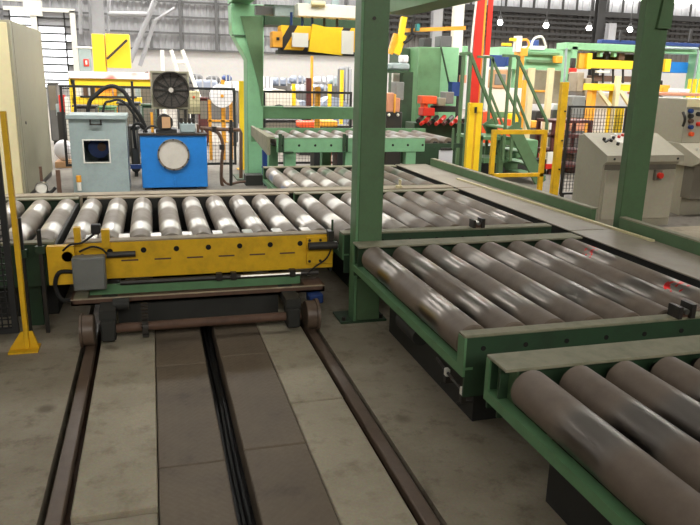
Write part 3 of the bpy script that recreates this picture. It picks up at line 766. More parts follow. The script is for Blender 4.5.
# things under it
for i, (px0, py0, px1, py1, m_, nm, lbl, cat) in enumerate(((264, 151, 279, 166, 'dark_blue', 'drum', 'dark blue drum under the left end of the raised conveyor', 'drum'),
        (314, 152, 327, 167, 'black', 'storage_bin', 'black bin under the raised conveyor, left of the red crate', 'bin'), (337, 152, 346, 167, 'black', 'storage_bin', 'black bin under the raised conveyor, right of the red crate', 'bin'),
        (327.6, 151, 331.6, 163, 'orange', 'crate', 'narrow orange crate between two black bins under the conveyor', 'crate'))):
    a, b = at(px0, py1, Y=11.0), at(px1, py0, Y=11.0)
    if nm == 'drum':
        cxx = (a.x+b.x)/2; rr = (b.x-a.x)/2
        t = thing(nm, lbl, cat, (cxx, 11.2, 0)); MB().cyl((cxx, 11.2, 0), (cxx, 11.2, b.z), rr, 20).build('body', m_, t)
        MB().ring((cxx, 11.2, b.z*.45), (cxx, 11.2, b.z*.5), rr+.01, rr-.01).build('hoop', m_, t)
    else:
        t = thing(nm, lbl, cat, ((a.x+b.x)/2, 11.1, 0)); MB().box(a.x, b.x, 11.0, 11.3, 0, b.z).build('body', m_, t, bevel=.01)
        MB().box(a.x-.01, b.x+.01, 10.99, 11.31, b.z, b.z+.02).build('rim', m_, t)

# ------------------------------------------------------------------ left cabinet, grey box, hydraulic unit
cab = thing('switch_cabinet', 'tall cream switch cabinet at the left frame edge', 'cabinet', (-2.4, 11, 0))
MB().box(-3.6, -1.62, 9.76, 12.4, .08, 2.27).build('body', 'putty', cab, bevel=.008)  # body tone darkened to carry the shade of its less lit side
MB().box(-3.58, -1.64, 9.8, 12.36, 0, .08).build('plinth', 'dark_metal', cab)
for k, x0 in enumerate((-3.58, -2.61)):
    d = MB().box(x0, x0+.955, 9.735, 9.76, .12, 2.24).build('door', 'cream', cab, bevel=.006)
    MB().box(x0+.06, x0+.09, 9.70, 9.735, 1.0, 1.15).build('handle', 'black', d)
for y in (9.88,): MB().box(-1.62, -1.617, y, y+.006, .12, 2.24).build('panel_seam', 'console_dark', cab)
MB().cyl((-1.63, 10.2, 1.0), (-1.61, 10.2, 1.0), .02, 10).build('vent_plug', 'dark_metal', cab)
gz = thing('pressure_gauge', 'round white gauge standing at the foot of the cream cabinet', 'gauge', (-1.4, 9.3, 0))
q = at(41.5, 188, Y=9.3)
MB().cyl((q.x, 9.3, q.z), (q.x, 9.34, q.z), .07, 20).build('dial', 'white', gz); MB().ring((q.x, 9.29, q.z), (q.x, 9.35, q.z), .076, .066).build('bezel', 'steel', gz)
MB().cyl((q.x, 9.36, 0), (q.x, 9.36, q.z+.26), .018, 8).build('pipe', 'rust', gz)
MB().tube([(q.x+.03, 9.33, q.z-.05), (q.x+.1, 9.33, q.z-.06), (q.x+.16, 9.33, q.z)], .02, 8).build('elbow', 'black', gz)
q = at(60, 196, Y=9.6)
tag(MB().box(q.x-.025, q.x+.025, 9.58, 9.63, 0, at(60, 170, Y=9.6).z).box(q.x-.07, q.x+.07, 9.54, 9.67, 0, .05).build('steel_stake', 'rust'), 'thin rusty steel stake left of the grey box', 'post')

gb = thing('control_box', 'grey sheet-metal housing with square window beside the blue tank', 'housing', (-.74, 10.8, 0))
gx0, gx1 = -1.12, -.36
wz0_, wz1_ = at(96, 162, Y=10.5).z, at(96, 140.5, Y=10.5).z; wx0, wx1 = at(84, 150, Y=10.5).x, at(109, 150, Y=10.5).x
b = MB().box(gx0, wx0, 10.5, 10.52, 0, 1.03).box(wx1, gx1, 10.5, 10.52, 0, 1.03).box(wx0, wx1, 10.5, 10.52, 0, wz0_).box(wx0, wx1, 10.5, 10.52, wz1_, 1.03)
b.build('front_panel', 'machine_grey', gb)
MB().box(gx0, gx0+.02, 10.52, 11.2, 0, 1.03).box(gx1-.02, gx1, 10.52, 11.2, 0, 1.03).box(gx0, gx1, 11.18, 11.2, 0, 1.03).build('casing', 'machine_grey', gb)
MB().box(gx0-.03, gx1+.02, 10.46, 11.22, 1.03, 1.09).build('lid', 'machine_grey', gb, bevel=.008)
MB().frame(wx0-.016, wx1+.016, wz0_-.016, wz1_+.016, .016, 10.488, 10.502).build('window_rim', 'white', gb)
hx = at(96, 128, Y=10.47).x
hd = MB(); hd.box(hx-.08, hx+.08, 10.44, 10.46, .955, .975).box(hx-.08, hx-.06, 10.44, 10.5, .955, 1.03).box(hx+.06, hx+.08, 10.44, 10.5, .955, 1.03); hd.build('handle', 'dark_metal', gb)
MB().cyl((wx0+.18, 10.8, (wz0_+wz1_)/2+.02), (wx0+.18, 10.95, (wz0_+wz1_)/2+.02), .15, 24).build('pump_wheel', 'dark_blue', gb)
MB().cyl((wx0+.22, 10.78, (wz0_+wz1_)/2+.03), (wx0+.22, 10.8, (wz0_+wz1_)/2+.03), .06, 20).build('pump_hub', 'rust', gb)
q = at(79, 182, Y=10.44)
MB().cyl((q.x, 10.44, q.z-.12), (q.x, 10.44, q.z), .03, 10).build('valve', 'white', gb); MB().cyl((q.x, 10.44, q.z), (q.x, 10.44, q.z+.09), .035, 10).build('valve_cap', 'amber', gb)

hp = thing('hydraulic_tank', 'bright blue hydraulic tank with round grey cover plate', 'tank', (.28, 11, 0))
bx0, bx1 = -.18, .77
MB().box(bx0, bx1, 10.6, 11.4, .03, .80).build('tank', 'blue', hp, bevel=.01)
MB().box(bx0-.02, bx1+.01, 10.58, 11.42, .80, .83).build('tank_lid', 'dark_metal', hp)
MB().box(bx0+.03, bx0+.15, 10.62, 11.38, 0, .03).box(bx1-.15, bx1-.03, 10.62, 11.38, 0, .03).build('skid', 'dark_metal', hp)
q = at(173.5, 154.5, Y=10.6)
cv = MB().cyl((q.x, 10.572, q.z), (q.x, 10.6, q.z), .215, 36).build('cover_plate', 'cover', hp)
MB().ring((q.x, 10.56, q.z), (q.x, 10.6, q.z), .23, .205, 36).build('cover_ring', 'console_dark', cv)
for k in range(10):
    a = 2*math.pi*k/10+.3; MB().cyl((q.x+.219*math.cos(a), 10.55, q.z+.219*math.sin(a)), (q.x+.219*math.cos(a), 10.565, q.z+.219*math.sin(a)), .014, 6).build('cover_bolt', 'dark_metal', cv)
MB().cyl((q.x, 10.57, .06), (q.x, 10.60, .2), .012, 6).build('drain_pipe', 'blue', hp)
MB().box(bx0-.16, bx0, 10.75, 10.8, .30, .36).build('link_pipe', 'dark_blue', hp)
# tank-top pump and motor
MB().cyl((.18, 10.72, .98), (.18, 11.1, .98), .11, 18).build('pump_motor', 'dark_metal', hp)
MB().ring((.18, 10.70, .98), (.18, 10.74, .98), .12, .07, 18).build('motor_ring', 'dark_metal', hp)
MB().box(.14, .26, 10.68, 10.70, .90, 1.06).build('nameplate', 'cardboard', hp)
MB().box(.05, .35, 10.7, 11.1, .83, .88).build('motor_foot', 'black', hp)
MB().box(.40, .62, 10.75, 11.05, .83, .96).build('valve_block', 'machine_grey', hp, bevel=.01)
for k in range(4): MB().cyl((.42+k*.06, 10.78, .96), (.42+k*.06, 10.78, 1.04), .022, 8).build('solenoid', 'dark_metal', hp)
MB().tube([(bx0+.1, 10.75, .83), (bx0+.02, 10.72, .95), (bx0-.08, 10.74, .92), (bx0-.07, 10.78, .6)], .022, 8).build('hose', 'rubber', hp)
MB().tube([(bx0+.05, 10.7, .84), (-.02, 10.68, .93), (.08, 10.7, .9)], .014, 8).build('hose', 'black', hp)
for k, (x, z1) in enumerate(((.0, 1.12), (.66, .95), (.72, .90))): MB().cyl((x, 10.8, .83), (x, 10.8, z1), .02, 8).build('riser', 'amber' if k == 0 else 'rust', hp)
fan = thing('cooler_fan', 'round dark cooler fan standing above the blue tank', 'fan', (.3, 10.95, .83))
f0 = at(171, 90, Y=10.9)
MB().ring((f0.x, 10.86, f0.z), (f0.x, 10.98, f0.z), .265, .25, 36).build('shroud', 'dark_metal', fan)
MB().frame(f0.x-.29, f0.x+.27, f0.z-.28, f0.z+.27, .03, 10.98, 11.06).build('cooler_frame', 'putty', fan)
MB().box(f0.x-.28, f0.x+.26, 11.0, 11.08, f0.z-.27, f0.z+.26).build('cooler_core', 'console_dark', fan)
MB().cyl((f0.x, 10.93, f0.z), (f0.x, 10.96, f0.z), .248, 32).build('fan_disc', 'fan_grey', fan)
for k in range(12):
    a = 2*math.pi*k/12
    MB().bar(Vector((f0.x+.05*math.cos(a), 10.92, f0.z+.05*math.sin(a))), Vector((f0.x+.24*math.cos(a), 10.92, f0.z+.24*math.sin(a))), .012, .02).build('guard_spoke', 'dark_grey', fan)
MB().cyl((f0.x, 10.88, f0.z), (f0.x, 10.95, f0.z), .035, 14).build('hub', 'cover', fan)
gr = MB()
for r in (.09, .13, .17, .21): gr.ring((f0.x, 10.855, f0.z), (f0.x, 10.86, f0.z), r, r-.004, 28)
gr.build('guard_wire', 'black', fan)
for dx in (-.2, .2): MB().box(f0.x+dx-.02, f0.x+dx+.02, 11.0, 11.06, .83, f0.z-.26).build('stand_leg', 'dark_metal', fan)
# big black hoses behind the grey box
for i, (pts, r, lbl) in enumerate((([(88, 135), (88, 112), (97, 94), (111, 86), (124, 92), (132, 105), (140, 116), (146, 128)], .032, 'thick black hose arching above the grey housing'),
        ([(101, 135), (103, 112), (112, 101), (122, 101), (131, 110), (143, 127)], .02, 'thinner black hose arching inside the thick hose')), ):
    pw = [at(*p_, Y=11.35) for p_ in pts]; pw = [Vector((pw[0].x, 11.35, 1.09 if i < 0 else 0))]+pw[1:-1]+[Vector((pw[-1].x, 11.35, .835))]
    tag(MB().tube(pw, r, 10).build('hydraulic_hose', 'rubber'), lbl, 'hose', 'black hydraulic hoses')
# rusty pipework right of the tank
pp = thing('pipework', 'rusty brown pipework between the blue tank and the flared column', 'pipes', (1.0, 10.9, 0))
def pw_(*pts): return [at(a, b, Y=10.9) for a, b in pts]
MB().tube(pw_((200, 128), (214, 129), (240, 130), (241, 133), (241, 178)), .028, 8, False).build('pipe', 'rust', pp)
MB().tube(pw_((210, 129), (219, 134), (223, 146), (222, 158), (222, 184), (232, 187), (262, 186)), .026, 8).build('pipe', 'rust', pp)
MB().tube(pw_((231, 120), (231, 188)), .026, 8, False).build('pipe', 'dark_metal', pp)
MB().tube(pw_((222, 178), (228, 184), (240, 182), (262, 181)), .02, 8).build('pipe', 'rust', pp)
MB().tube(pw_((225, 190), (245, 189), (265, 190)), .028, 8).build('pipe', 'dark_metal', pp)
for a, b_ in ((222, 147), (214, 129), (231, 130)):
    q = at(a, b_, Y=10.9); MB().cyl(q-Vector((0, 0, .04)), q+Vector((0, 0, .04)), .042, 10).build('coupling', 'dark_metal', pp)
MB().box(at(245, 175, Y=10.95).x, at(262, 175, Y=10.95).x, 10.85, 11.1, 0, .16).build('valve_box', 'dark_grey', pp)

# ------------------------------------------------------------------ black mesh fence behind
def back_fence(label, x0, x1, y, h, posts, step=.06):
    t = thing('mesh_fence', label, 'fence', ((x0+x1)/2, y, 0), 'black mesh fences behind the machines')
    MB().box(x0, x1, y-.02, y+.02, h-.04, h).build('top_rail', 'black', t)
    MB().box(x0, x1, y-.02, y+.02, .1, .14).build('bottom_rail', 'black', t)
    for x in (x0, x1-.04): MB().box(x, x+.04, y-.02, y+.02, .14, h-.04).build('frame_post', 'black', t)
    stuff(wire(MB(), x0, x1, .14, h-.04, y, step, .002).build('wire_mesh', 'black', t))
    for px, m_, w in posts:
        x = at(px, 120, Y=y).x; MB().box(x-w/2, x+w/2, y+.03, y+.09, 0, h+.08).build('post', m_, t)
    return t
FY = 12.7
back_fence('black mesh fence behind the grey housing and blue tank', -1.45, at(235, 86, Y=FY).x, FY, 1.45, [(134, 'black', .04), (76, 'black', .04)])
back_fence('black mesh fence behind the low green cross beam', at(263, 90, Y=FY).x, at(352, 92, Y=FY).x, FY, at(300, 91, Y=FY).z, [(318, 'amber', .1)], .06)
q0, q1 = at(240, 120, Y=FY).x, at(247, 120, Y=FY).x
y1 = thing('fence_post', 'bright yellow fence post just left of the flared portal column', 'post', ((q0+q1)/2, FY+.1, 0))
MB().box(q0, q1, FY+.05, FY+.13, .015, at(243, 81, Y=FY).z).build('post', 'bright_yellow', y1, bevel=.005); MB().box(q0-.06, q1+.06, FY, FY+.18, 0, .015).build('foot_plate', 'yellow', y1)

# ------------------------------------------------------------------ right side: guards, stairs, consoles
def pbox(b, px0, py0, px1, py1, Y, d, z0=None, z1=None):
    """box with its front at distance Y and depth d, spanning the frame readings"""
    my = (py0+py1)/2; mx = (px0+px1)/2
    xa, xb = at(px0, my, Y=Y).x, at(px1, my, Y=Y).x
    za_, zb2 = at(mx, py1, Y=Y).z, at(mx, py0, Y=Y).z
    b.box(xa, xb, Y, Y+d, za_ if z0 is None else z0, zb2 if z1 is None else z1); return (xa, xb, za_, zb2)
# red crane column with yellow guard posts
rc = thing('crane_column', 'red and white painted crane column behind the two yellow guard posts', 'column', (at(480, 100, Y=12).x, 12.2, 0))
x0 = at(476, 60, Y=12.0).x
zc_ = at(478, 55, Y=12).z
MB().box(x0-.06, x0+.10, 12.0, 12.03, 0, ZR-4).build('flange', 'red', rc)
MB().box(x0+.13, x0+.19, 12.2, 12.23, 0, ZR-4).box(x0+.19, x0+.28, 12.03, 12.06, zc_, ZR-4).build('flange', 'red', rc)
MB().box(x0+.10, x0+.16, 12.05, 12.25, 0, ZR-4).build('web', 'amber', rc)
MB().box(x0+.14, x0+.26, 11.98, 12.03, at(483, 108, Y=12).z, zc_).build('white_band', 'white', rc)
MB().tube([(x0-.07, 11.97, 3.2), (x0-.11, 11.97, 2.6), (x0-.12, 11.97, 2.0), (x0-.1, 11.97, 1.0)], .02, 8).build('cable', 'white', rc)
gp_ = thing('guard_post', 'pair of bright yellow guard posts with black slot in front of red column', 'guard', (at(474, 150, Y=10).x, 10, 0))
for a, b_ in ((467.5, 473), (475, 480.5)):
    bb = MB(); xa, xb = at(a, 140, Y=10).x, at(b_, 140, Y=10).x
    bb.box(xa, xb, 10, 10.08, 0, at(475, 103, Y=10).z).build('post', 'bright_yellow', gp_, bevel=.004)
bb = MB(); pbox(bb, 472, 103, 482, 112, 9.99, .06); bb.build('cap_plate', 'bright_yellow', gp_)
bb = MB(); pbox(bb, 475, 107, 477, 113, 9.97, .02); bb.build('latch', 'black', gp_)
# yellow guard frame
gf = thing('safety_barrier', 'square yellow tube guard frame behind the long green kerb', 'guard', (at(518, 170, Y=9).x, 9, 0))
gxa, gxb = at(492, 150, Y=9).x, at(546, 150, Y=9).x
gz0, gz1 = at(518, 177, Y=9).z, at(518, 130, Y=9).z
MB().box(gxa, gxb, 9, 9.06, gz1-.06, gz1).build('top_rail', 'yellow', gf); MB().box(gxa, gxb, 9, 9.06, gz0, gz0+.05).build('lower_rail', 'yellow', gf)
for x in (gxa, gxb-.06): MB().box(x, x+.06, 9, 9.06, 0, gz1-.06).build('post', 'yellow', gf)
# tall yellow post
yp = thing('fence_post', 'tall yellow fence post left of the grey control desk', 'post', (at(556, 180, Y=8.6).x, 8.6, 0))
x = at(552, 195, Y=8.6).x
MB().box(x, x+.10, 8.6, 8.68, .012, at(562, 82, Y=8.6).z).build('post', 'yellow', yp, bevel=.005); MB().box(x-.05, x+.18, 8.55, 8.73, 0, .012).build('foot_plate', 'yellow', yp)
for z in (.5, .9, 1.3): MB().cyl((x+.07, 8.58, z), (x+.07, 8.6, z), .012, 8).build('bolt', 'dark_metal', yp)
# mesh gate right of it
bf = thing('mesh_gate', 'black framed mesh panel behind the grey control desk', 'fence', (at(600, 130, Y=8.8).x, 8.8, 0))
xa, xb, zt = at(567, 130, Y=8.8).x, at(626, 130, Y=8.8).x, at(595, 106, Y=8.8).z
MB().frame(xa, xb, .1, zt, .028, 8.8, 8.84).build('frame', 'black', bf)
for x in (xa+.02, xb-.06): MB().box(x, x+.04, 8.8, 8.84, 0, .1).build('foot', 'black', bf)
stuff(wire(MB(), xa, xb, .14, zt-.04, 8.82, .05, .003).build('wire_mesh', 'black', bf))
x = at(619, 120, Y=8.95).x
yq = thing('fence_post', 'bright yellow post seen through the mesh panel beside the right green column', 'post', (x, 8.95, 0))
MB().box(x-.05, x+.05, 8.92, 9.0, .01, zt-.02).build('post', 'bright_yellow', yq); MB().box(x-.1, x+.1, 8.88, 9.04, 0, .01).build('foot_plate', 'yellow', yq)
# stairs with handrails
st = thing('access_stair', 'green steel access stair with sloping handrails', 'stairs', (at(510, 160, Y=10.6).x, 10.8, 0))
for Y in (10.4, 11.3):
    sx0 = at(497, 55, Y=10.4).x; sx1 = at(549, 190, Y=10.4).x
    ztop = at(515, 56, Y=10.4).z
    xr0, xr1 = at(517, 56, Y=10.4).x, at(547, 122, Y=10.4).x; zr1 = at(547, 122, Y=10.4).z
    MB().bar((xr0, Y, ztop), (xr1, Y, zr1), .04, .04).build('handrail', 'green', st)
    MB().bar((sx0+.1, Y, ztop), (xr0, Y, ztop), .04, .04).build('handrail', 'green', st)
    for px in (508, 516): 
        x = at(px, 90, Y=10.4).x; MB().box(x-.02, x+.02, Y-.02, Y+.02, .4, ztop).build('rail_post', 'green', st)
    x = xr1; MB().box(x-.02, x+.02, Y-.02, Y+.02, 0, zr1).build('rail_post', 'green', st)
    MB().bar((at(516, 95, Y=10.4).x, Y, at(516, 95, Y=10.4).z), (at(530, 132, Y=10.4).x, Y, at(530, 132, Y=10.4).z), .035, .035).build('mid_rail', 'green', st)
    MB().bar((at(512, 125, Y=10.4).x, Y, at(512, 125, Y=10.4).z), (at(540, 190, Y=10.4).x, Y, .02), .05, .2).build('stringer', 'green', st)
for k in range(5):
    x = at(512, 130, Y=10.4).x+k*.13; z = at(512, 128, Y=10.4).z-k*.2
    MB().box(x-.05, x+.2, 10.42, 11.28, z-.03, z).build('tread', 'mid_green', st)
bb = MB(); pbox(bb, 476, 137, 512, 140, 10.6, .8); bb.build('landing', 'mid_green', st)
for px in (478, 500): 
    x = at(px, 150, Y=10.6).x; MB().box(x, x+.08, 10.6, 10.7, 0, .8).build('landing_leg', 'green', st)
bb = MB(); pbox(bb, 484, 158, 508, 163, 10.7, .5); bb.build('landing_brace', 'mid_green', st)
# second handrail left, beside the press
hr = thing('handrail', 'green sloping handrail in front of the red crane column', 'handrail', (at(470, 120, Y=10.9).x, 10.9, 0))
for px in (461, 468):
    x = at(px, 100, Y=10.9).x; MB().box(x-.025, x+.025, 10.88, 10.93, 0, at(px, 55, Y=10.9).z).build('post', 'green', hr)
MB().bar(at(460, 54, Y=10.9), at(470, 53, Y=10.9), .05, .05).build('top_rail', 'green', hr)
MB().bar(at(470, 53, Y=10.9), at(497, 124, Y=10.9), .05, .05).build('slope_rail', 'green', hr)
# low green machine body under the stairs
mbx = thing('machine_base', 'green machine base with boxes behind the yellow guard frame', 'machine', (at(520, 160, Y=11.6).x, 11.7, 0))
bb = MB(); pbox(bb, 515, 140, 538, 158, 11.5, .6); bb.build('gear_case', 'mid_green', mbx, bevel=.02)
bb = MB(); pbox(bb, 478, 146, 516, 160, 11.6, .6); bb.build('dark_base', 'dark_green', mbx)
bb = MB(); pbox(bb, 478, 160, 545, 200, 11.6, .7, z0=0); bb.build('plinth', 'dark_grey', mbx)
for a, b_ in ((496, 504), (508, 514)): bb = MB(); pbox(bb, a, 148, b_, 154, 11.55, .05); bb.build('recess', 'black', mbx)
# dark red rack with notice behind the post
rk = thing('storage_rack', 'dark red storage rack left of the control desk', 'rack', (at(560, 170, Y=11.5).x, 11.6, 0))
xa, xb = at(549, 170, Y=11.5).x, at(588, 170, Y=11.5).x
for z in (.12, .4, .68, .95): MB().box(xa, xb, 11.5, 12.1, z, z+.05).build('shelf', 'dark_red', rk)
for x in (xa, xb-.06): 
    for y in (11.5, 12.04): MB().box(x, x+.06, y, y+.06, 0, .98).build('upright', 'dark_red', rk)
bb = MB(); pbox(bb, 547.5, 152, 553, 165, 11.46, .03); bb.build('notice', 'white', rk)
bb = MB(); pbox(bb, 546, 164, 556, 169, 11.45, .04); bb.build('red_bar', 'red', rk)
for i, (a, b_, c_, d_, m_) in enumerate(((533, 153, 539, 163, 'orange'), (566, 154, 575, 160, 'rust'), (568, 165, 576, 173, 'dark_red'), (566, 178, 574, 184, 'rust'))):
    bb = MB(); x_ = pbox(bb, a, b_, c_, d_, 12.4 if i == 0 else 11.6, .3, z0=0 if i == 0 else None)
    tag(bb.build('storage_box', m_, bevel=.01), ['small orange box seen through the yellow guard frame', 'brown box on the rack just below the black mesh gate', 'dark red box on the middle rack shelf', 'brown box low on the dark red rack'][i], 'box')

# control desks
cd = thing('control_desk', 'grey control desk with sloping top behind the right green column', 'console', (5.5, 7.4, 0))
MB().prism([(7.06, 0), (7.62, 0), (7.62, 1.06), (7.50, 1.075), (7.0, .865), (7.0, .80), (7.06, .75)], 'X', 5.02, 6.05).build('body', 'console_grey', cd, bevel=.006)
MB().prism([(6.985, .865), (7.51, 1.085), (7.51, 1.095), (6.975, .875)], 'X', 5.0, 6.07).build('desk_top', 'console_grey', cd)
MB().box(5.0, 6.07, 6.975, 7.0, .80, .87).build('front_lip', 'console_grey', cd)
MB().box(5.04, 6.03, 7.045, 7.06, .70, .76).build('shadow_gap', 'console_dark', cd)
for x0_, x1_ in ((5.05, 5.55), (5.57, 6.03)):
    d = MB().box(x0_, x1_, 7.035, 7.06, .1, .695).build('door', 'console_grey', cd, bevel=.004)
    MB().cyl(((x1_-.05) if x0_ < 5.3 else (x0_+.05), 7.02, .45), ((x1_-.05) if x0_ < 5.3 else (x0_+.05), 7.035, .45), .012, 8).build('lock', 'dark_metal', d)
MB().box(5.04, 6.03, 7.08, 7.6, 0, .1).build('plinth', 'console_dark', cd)
for x_ in (5.1, 5.98): MB().cyl((x_, 6.968, .835), (x_, 6.976, .835), .014, 10).build('screw', 'black', cd)
def slope_pt(x, y): return Vector((x, y, .88+(y-7.0)*.415))
for k, (x_, y_, m_) in enumerate(((5.18, 7.33, 'black'), (5.26, 7.3, 'dark_metal'), (5.33, 7.36, 'black'), (5.42, 7.38, 'red'), (5.48, 7.34, 'white'), (5.5, 7.42, 'red'), (5.40, 7.42, 'white'), (5.3, 7.22, 'dark_metal'))):
    p_ = slope_pt(x_, y_); MB().cyl(p_, p_+Vector((0, -.01, .035)), .02, 10).build('push_button', m_, cd)
MB().bar(slope_pt(5.16, 7.28), slope_pt(5.30, 7.36), .03, .03).build('joystick_base', 'dark_metal', cd)
MB().box(5.34, 5.62, 7.25, 7.44, 1.028, 1.036).build('placard', 'white', cd).rotation_euler = (math.atan(.415), 0, 0)
q = at(652, 175, Y=7.03)
es = MB().box(q.x-.05, q.x+.04, 6.99, 7.04, q.z-.06, q.z+.06).build('stop_box', 'console_dark', cd)
MB().cyl((q.x, 6.95, q.z), (q.x, 6.99, q.z), .035, 14).build('stop_button', 'red', es)

cd.location.x += .07
c2d = thing('control_cabinet', 'grey upright control cabinet with switches at the right frame edge', 'console', (7.2, 8.0, 0))
q = at(683, 130, Y=7.7)
cx_ = q.x; zt_ = at(683, 99, Y=7.7).z; zb3 = at(690, 143, Y=7.7).z
MB().box(cx_, cx_+1.1, 7.7, 8.5, zb3, zt_).build('panel_box', 'console_grey', c2d, bevel=.006)
MB().box(cx_+.0, cx_+1.1, 7.685, 7.7, zt_-.10, zt_).build('label_strip', 'cream', c2d)
MB().prism([(7.3, zb3-.22), (7.3, zb3-.16), (7.7, zb3), (8.5, zb3), (8.5, zb3-.28), (7.42, zb3-.28)], 'X', cx_-.03, cx_+1.13).build('desk', 'console_grey', c2d, bevel=.005)
MB().box(cx_+.05, cx_+1.05, 7.6, 8.5, 0, zb3-.28).build('pedestal', 'console_grey', c2d, bevel=.005)
MB().box(cx_+.02, cx_+1.08, 7.42, 7.6, .25, zb3-.28).build('knee_panel', 'console_dark', c2d)
for k, (px, py, m_) in enumerate(((690, 111, 'dark_blue'), (690, 116, 'black'), (690, 121, 'rust'), (690, 127, 'dark_blue'), (690.5, 134, 'orange'), (698, 114, 'black'), (698, 124, 'red'))):
    p_ = at(px, py, Y=7.69); MB().cyl((p_.x, 7.65, p_.z), (p_.x, 7.7, p_.z), .028, 12).build('switch_knob', m_, c2d)
MB().tube([at(683, 112, Y=7.67), at(685, 119, Y=7.63), at(683, 126, Y=7.67)], .018, 8).build('grab_handle', 'dark_metal', c2d)
for k in range(4): 
    x_ = cx_+.1+k*.12; MB().cyl((x_, 7.5, zb3-.075), (x_, 7.5, zb3-.045), .018, 10).build('push_button', ('white', 'red', 'white', 'black')[k], c2d)

# ------------------------------------------------------------------ far machinery
def mach(name, label, cat, parts, Y, group=None):
    """thing made of boxes: (part name, px0, py0, px1, py1, dY, depth, material, on_floor)"""
    c = at((parts[0][1]+parts[0][3])/2, (parts[0][2]+parts[0][4])/2, Y=Y)
    t = thing(name, label, cat, (c.x, Y, 0), group)
    for pr in parts:
        nm, a, b_, c_, d_, dy, dp, m_ = pr[:8]
        bb = MB(); pbox(bb, a, b_, c_, d_, Y+dy, dp, z0=0 if len(pr) > 8 and pr[8] else None)
        bb.build(nm, m_, t, bevel=.01)
    return t
# yellow machine at left
ym = mach('yellow_press', 'bright yellow machine with upright box and long red and white barrier', 'machine', [
    ('tower', 95, 34, 107, 140, 0, .5, 'bright_yellow', True), ('guard_box', 106, 34, 130, 68, .1, .6, 'bright_yellow'),
    ('barrier', 68, 72, 153, 79, -.4, .12, 'red_white'), ('upper_rail', 70, 79, 153, 86, -.3, .15, 'bright_yellow'),
    ('lower_rail', 72, 97, 142, 105, -.3, .15, 'bright_yellow'), ('left_post', 71, 79, 77, 140, -.3, .12, 'bright_yellow', True),
    ('centre_block', 99, 83, 112, 100, -.1, .3, 'amber'), ('cross_tube', 80, 96, 137, 98, -.34, .05, 'black'), ('right_post', 118, 84, 127, 140, 0, .3, 'machine_grey', True)], 17)
MB().bar(at(107, 59, Y=16.9), at(127, 40, Y=16.9), .05, .05).build('strut', 'dark_metal', ym)
MB().cyl(at(152, 84, Y=17), at(146, 72, Y=17), .04, 8).build('valve_stem', 'dark_red', ym)
for k, (a, m_) in enumerate(((84, 'rust'), (91, 'dark_metal'), (114, 'amber'), (131, 'putty'), (137, 'machine_grey'))):
    bb = MB(); pbox(bb, a, 85, a+4, 118, 17.6, .3, z0=0); bb.build('stanchion', m_, ym)
# sign post
sg = mach('sign_board', 'small grey sign board with red fire symbol, left of the yellow box', 'sign', [('board', 79, 48, 91, 72, 0, .06, 'machine_grey'), ('cap_rail', 76, 46.5, 94, 48.5, -.02, .1, 'white'), ('symbol_panel', 83.5, 59, 89, 66.5, -.02, .02, 'red')], 20)
bb = MB(); pbox(bb, 84.5, 48, 86.5, 120, 20.07, .06, z0=0); bb.build('post', 'cladding', sg)
bb = MB(); pbox(bb, 85.4, 60.5, 87.2, 64.5, 19.965, .01); bb.build('symbol', 'white', sg)
# red extinguisher / flag left
mach('fire_extinguisher', 'red cylinder and white board leaning behind the fence near the cream cabinet', 'extinguisher', [('body', 59, 95, 65, 112, 0, .2, 'red'), ('board', 65, 97, 69.5, 119, -.05, .05, 'white', True), ('stand', 58, 112, 66, 140, 0, .25, 'dark_metal', True), ('bracket', 56, 104, 60, 116, .05, .15, 'machine_grey')], 14)
q = at(62, 152, Y=13.2)
t = thing('wrapped_bundle', 'pale wrapped bundle on the floor right of the cream cabinet', 'bundle', (q.x, 13.4, 0))
MB().ball((q.x, 13.5, q.z), .17, 14, 10, 1.1).build('wrap', 'wrap_white', t); bb = MB(); pbox(bb, 55, 162, 72, 166, 13.3, .4, z0=0); bb.build('pallet', 'cardboard', t)

# lattice ladder frames, white poles on the wall
wpx = thing('pole_trestle', 'white leaning poles standing behind the cooler fan', 'poles', (at(175, 60, Y=24).x, 24, 0))
for a, b_ in (((162, 50), (163, 74)), ((171, 50), (178, 74)), ((182, 50), (196, 88))):
    p0, p1 = at(*a, Y=24), at(*b_, Y=24); d_ = (p1-p0)/(p0.z-p1.z)
    MB().cyl(p0, p0+d_*p0.z, .06, 8).build('pole', 'white', wpx)
MB().cyl(at(174, 62, Y=24), at(186, 62, Y=24), .05, 8).build('cross_tube', 'white', wpx)
# electric panels, white disc etc behind fence at 180-235
mach('button_station', 'small white switch panel with orange button right of the cooler fan', 'panel', [('body', 188, 91, 200, 114, 0, .1, 'cream'), ('button', 192.5, 96, 195, 98.5, -.03, .03, 'orange'), ('post', 192, 114, 196, 170, .02, .06, 'dark_metal', True)], 13.1)
q = at(222, 96, Y=14)
t = thing('reel', 'white round reel on an orange stand behind the black fence', 'reel', (q.x, 14, 0))
MB().cyl((q.x, 14, q.z), (q.x, 14.25, q.z), .22, 28).build('disc', 'wrap_white', t); MB().cyl((q.x, 13.96, q.z), (q.x, 14, q.z), .03, 10).build('hub', 'amber', t)
for px in (210, 223, 231): bb = MB(); pbox(bb, px-1.5, 100, px+1.5, 130, 14.26, .06, z0=0); bb.build('stand_leg', 'amber', t)
bb = MB(); pbox(bb, 208, 120, 234, 122, 14.26, .06); bb.build('stand_bar', 'amber', t)

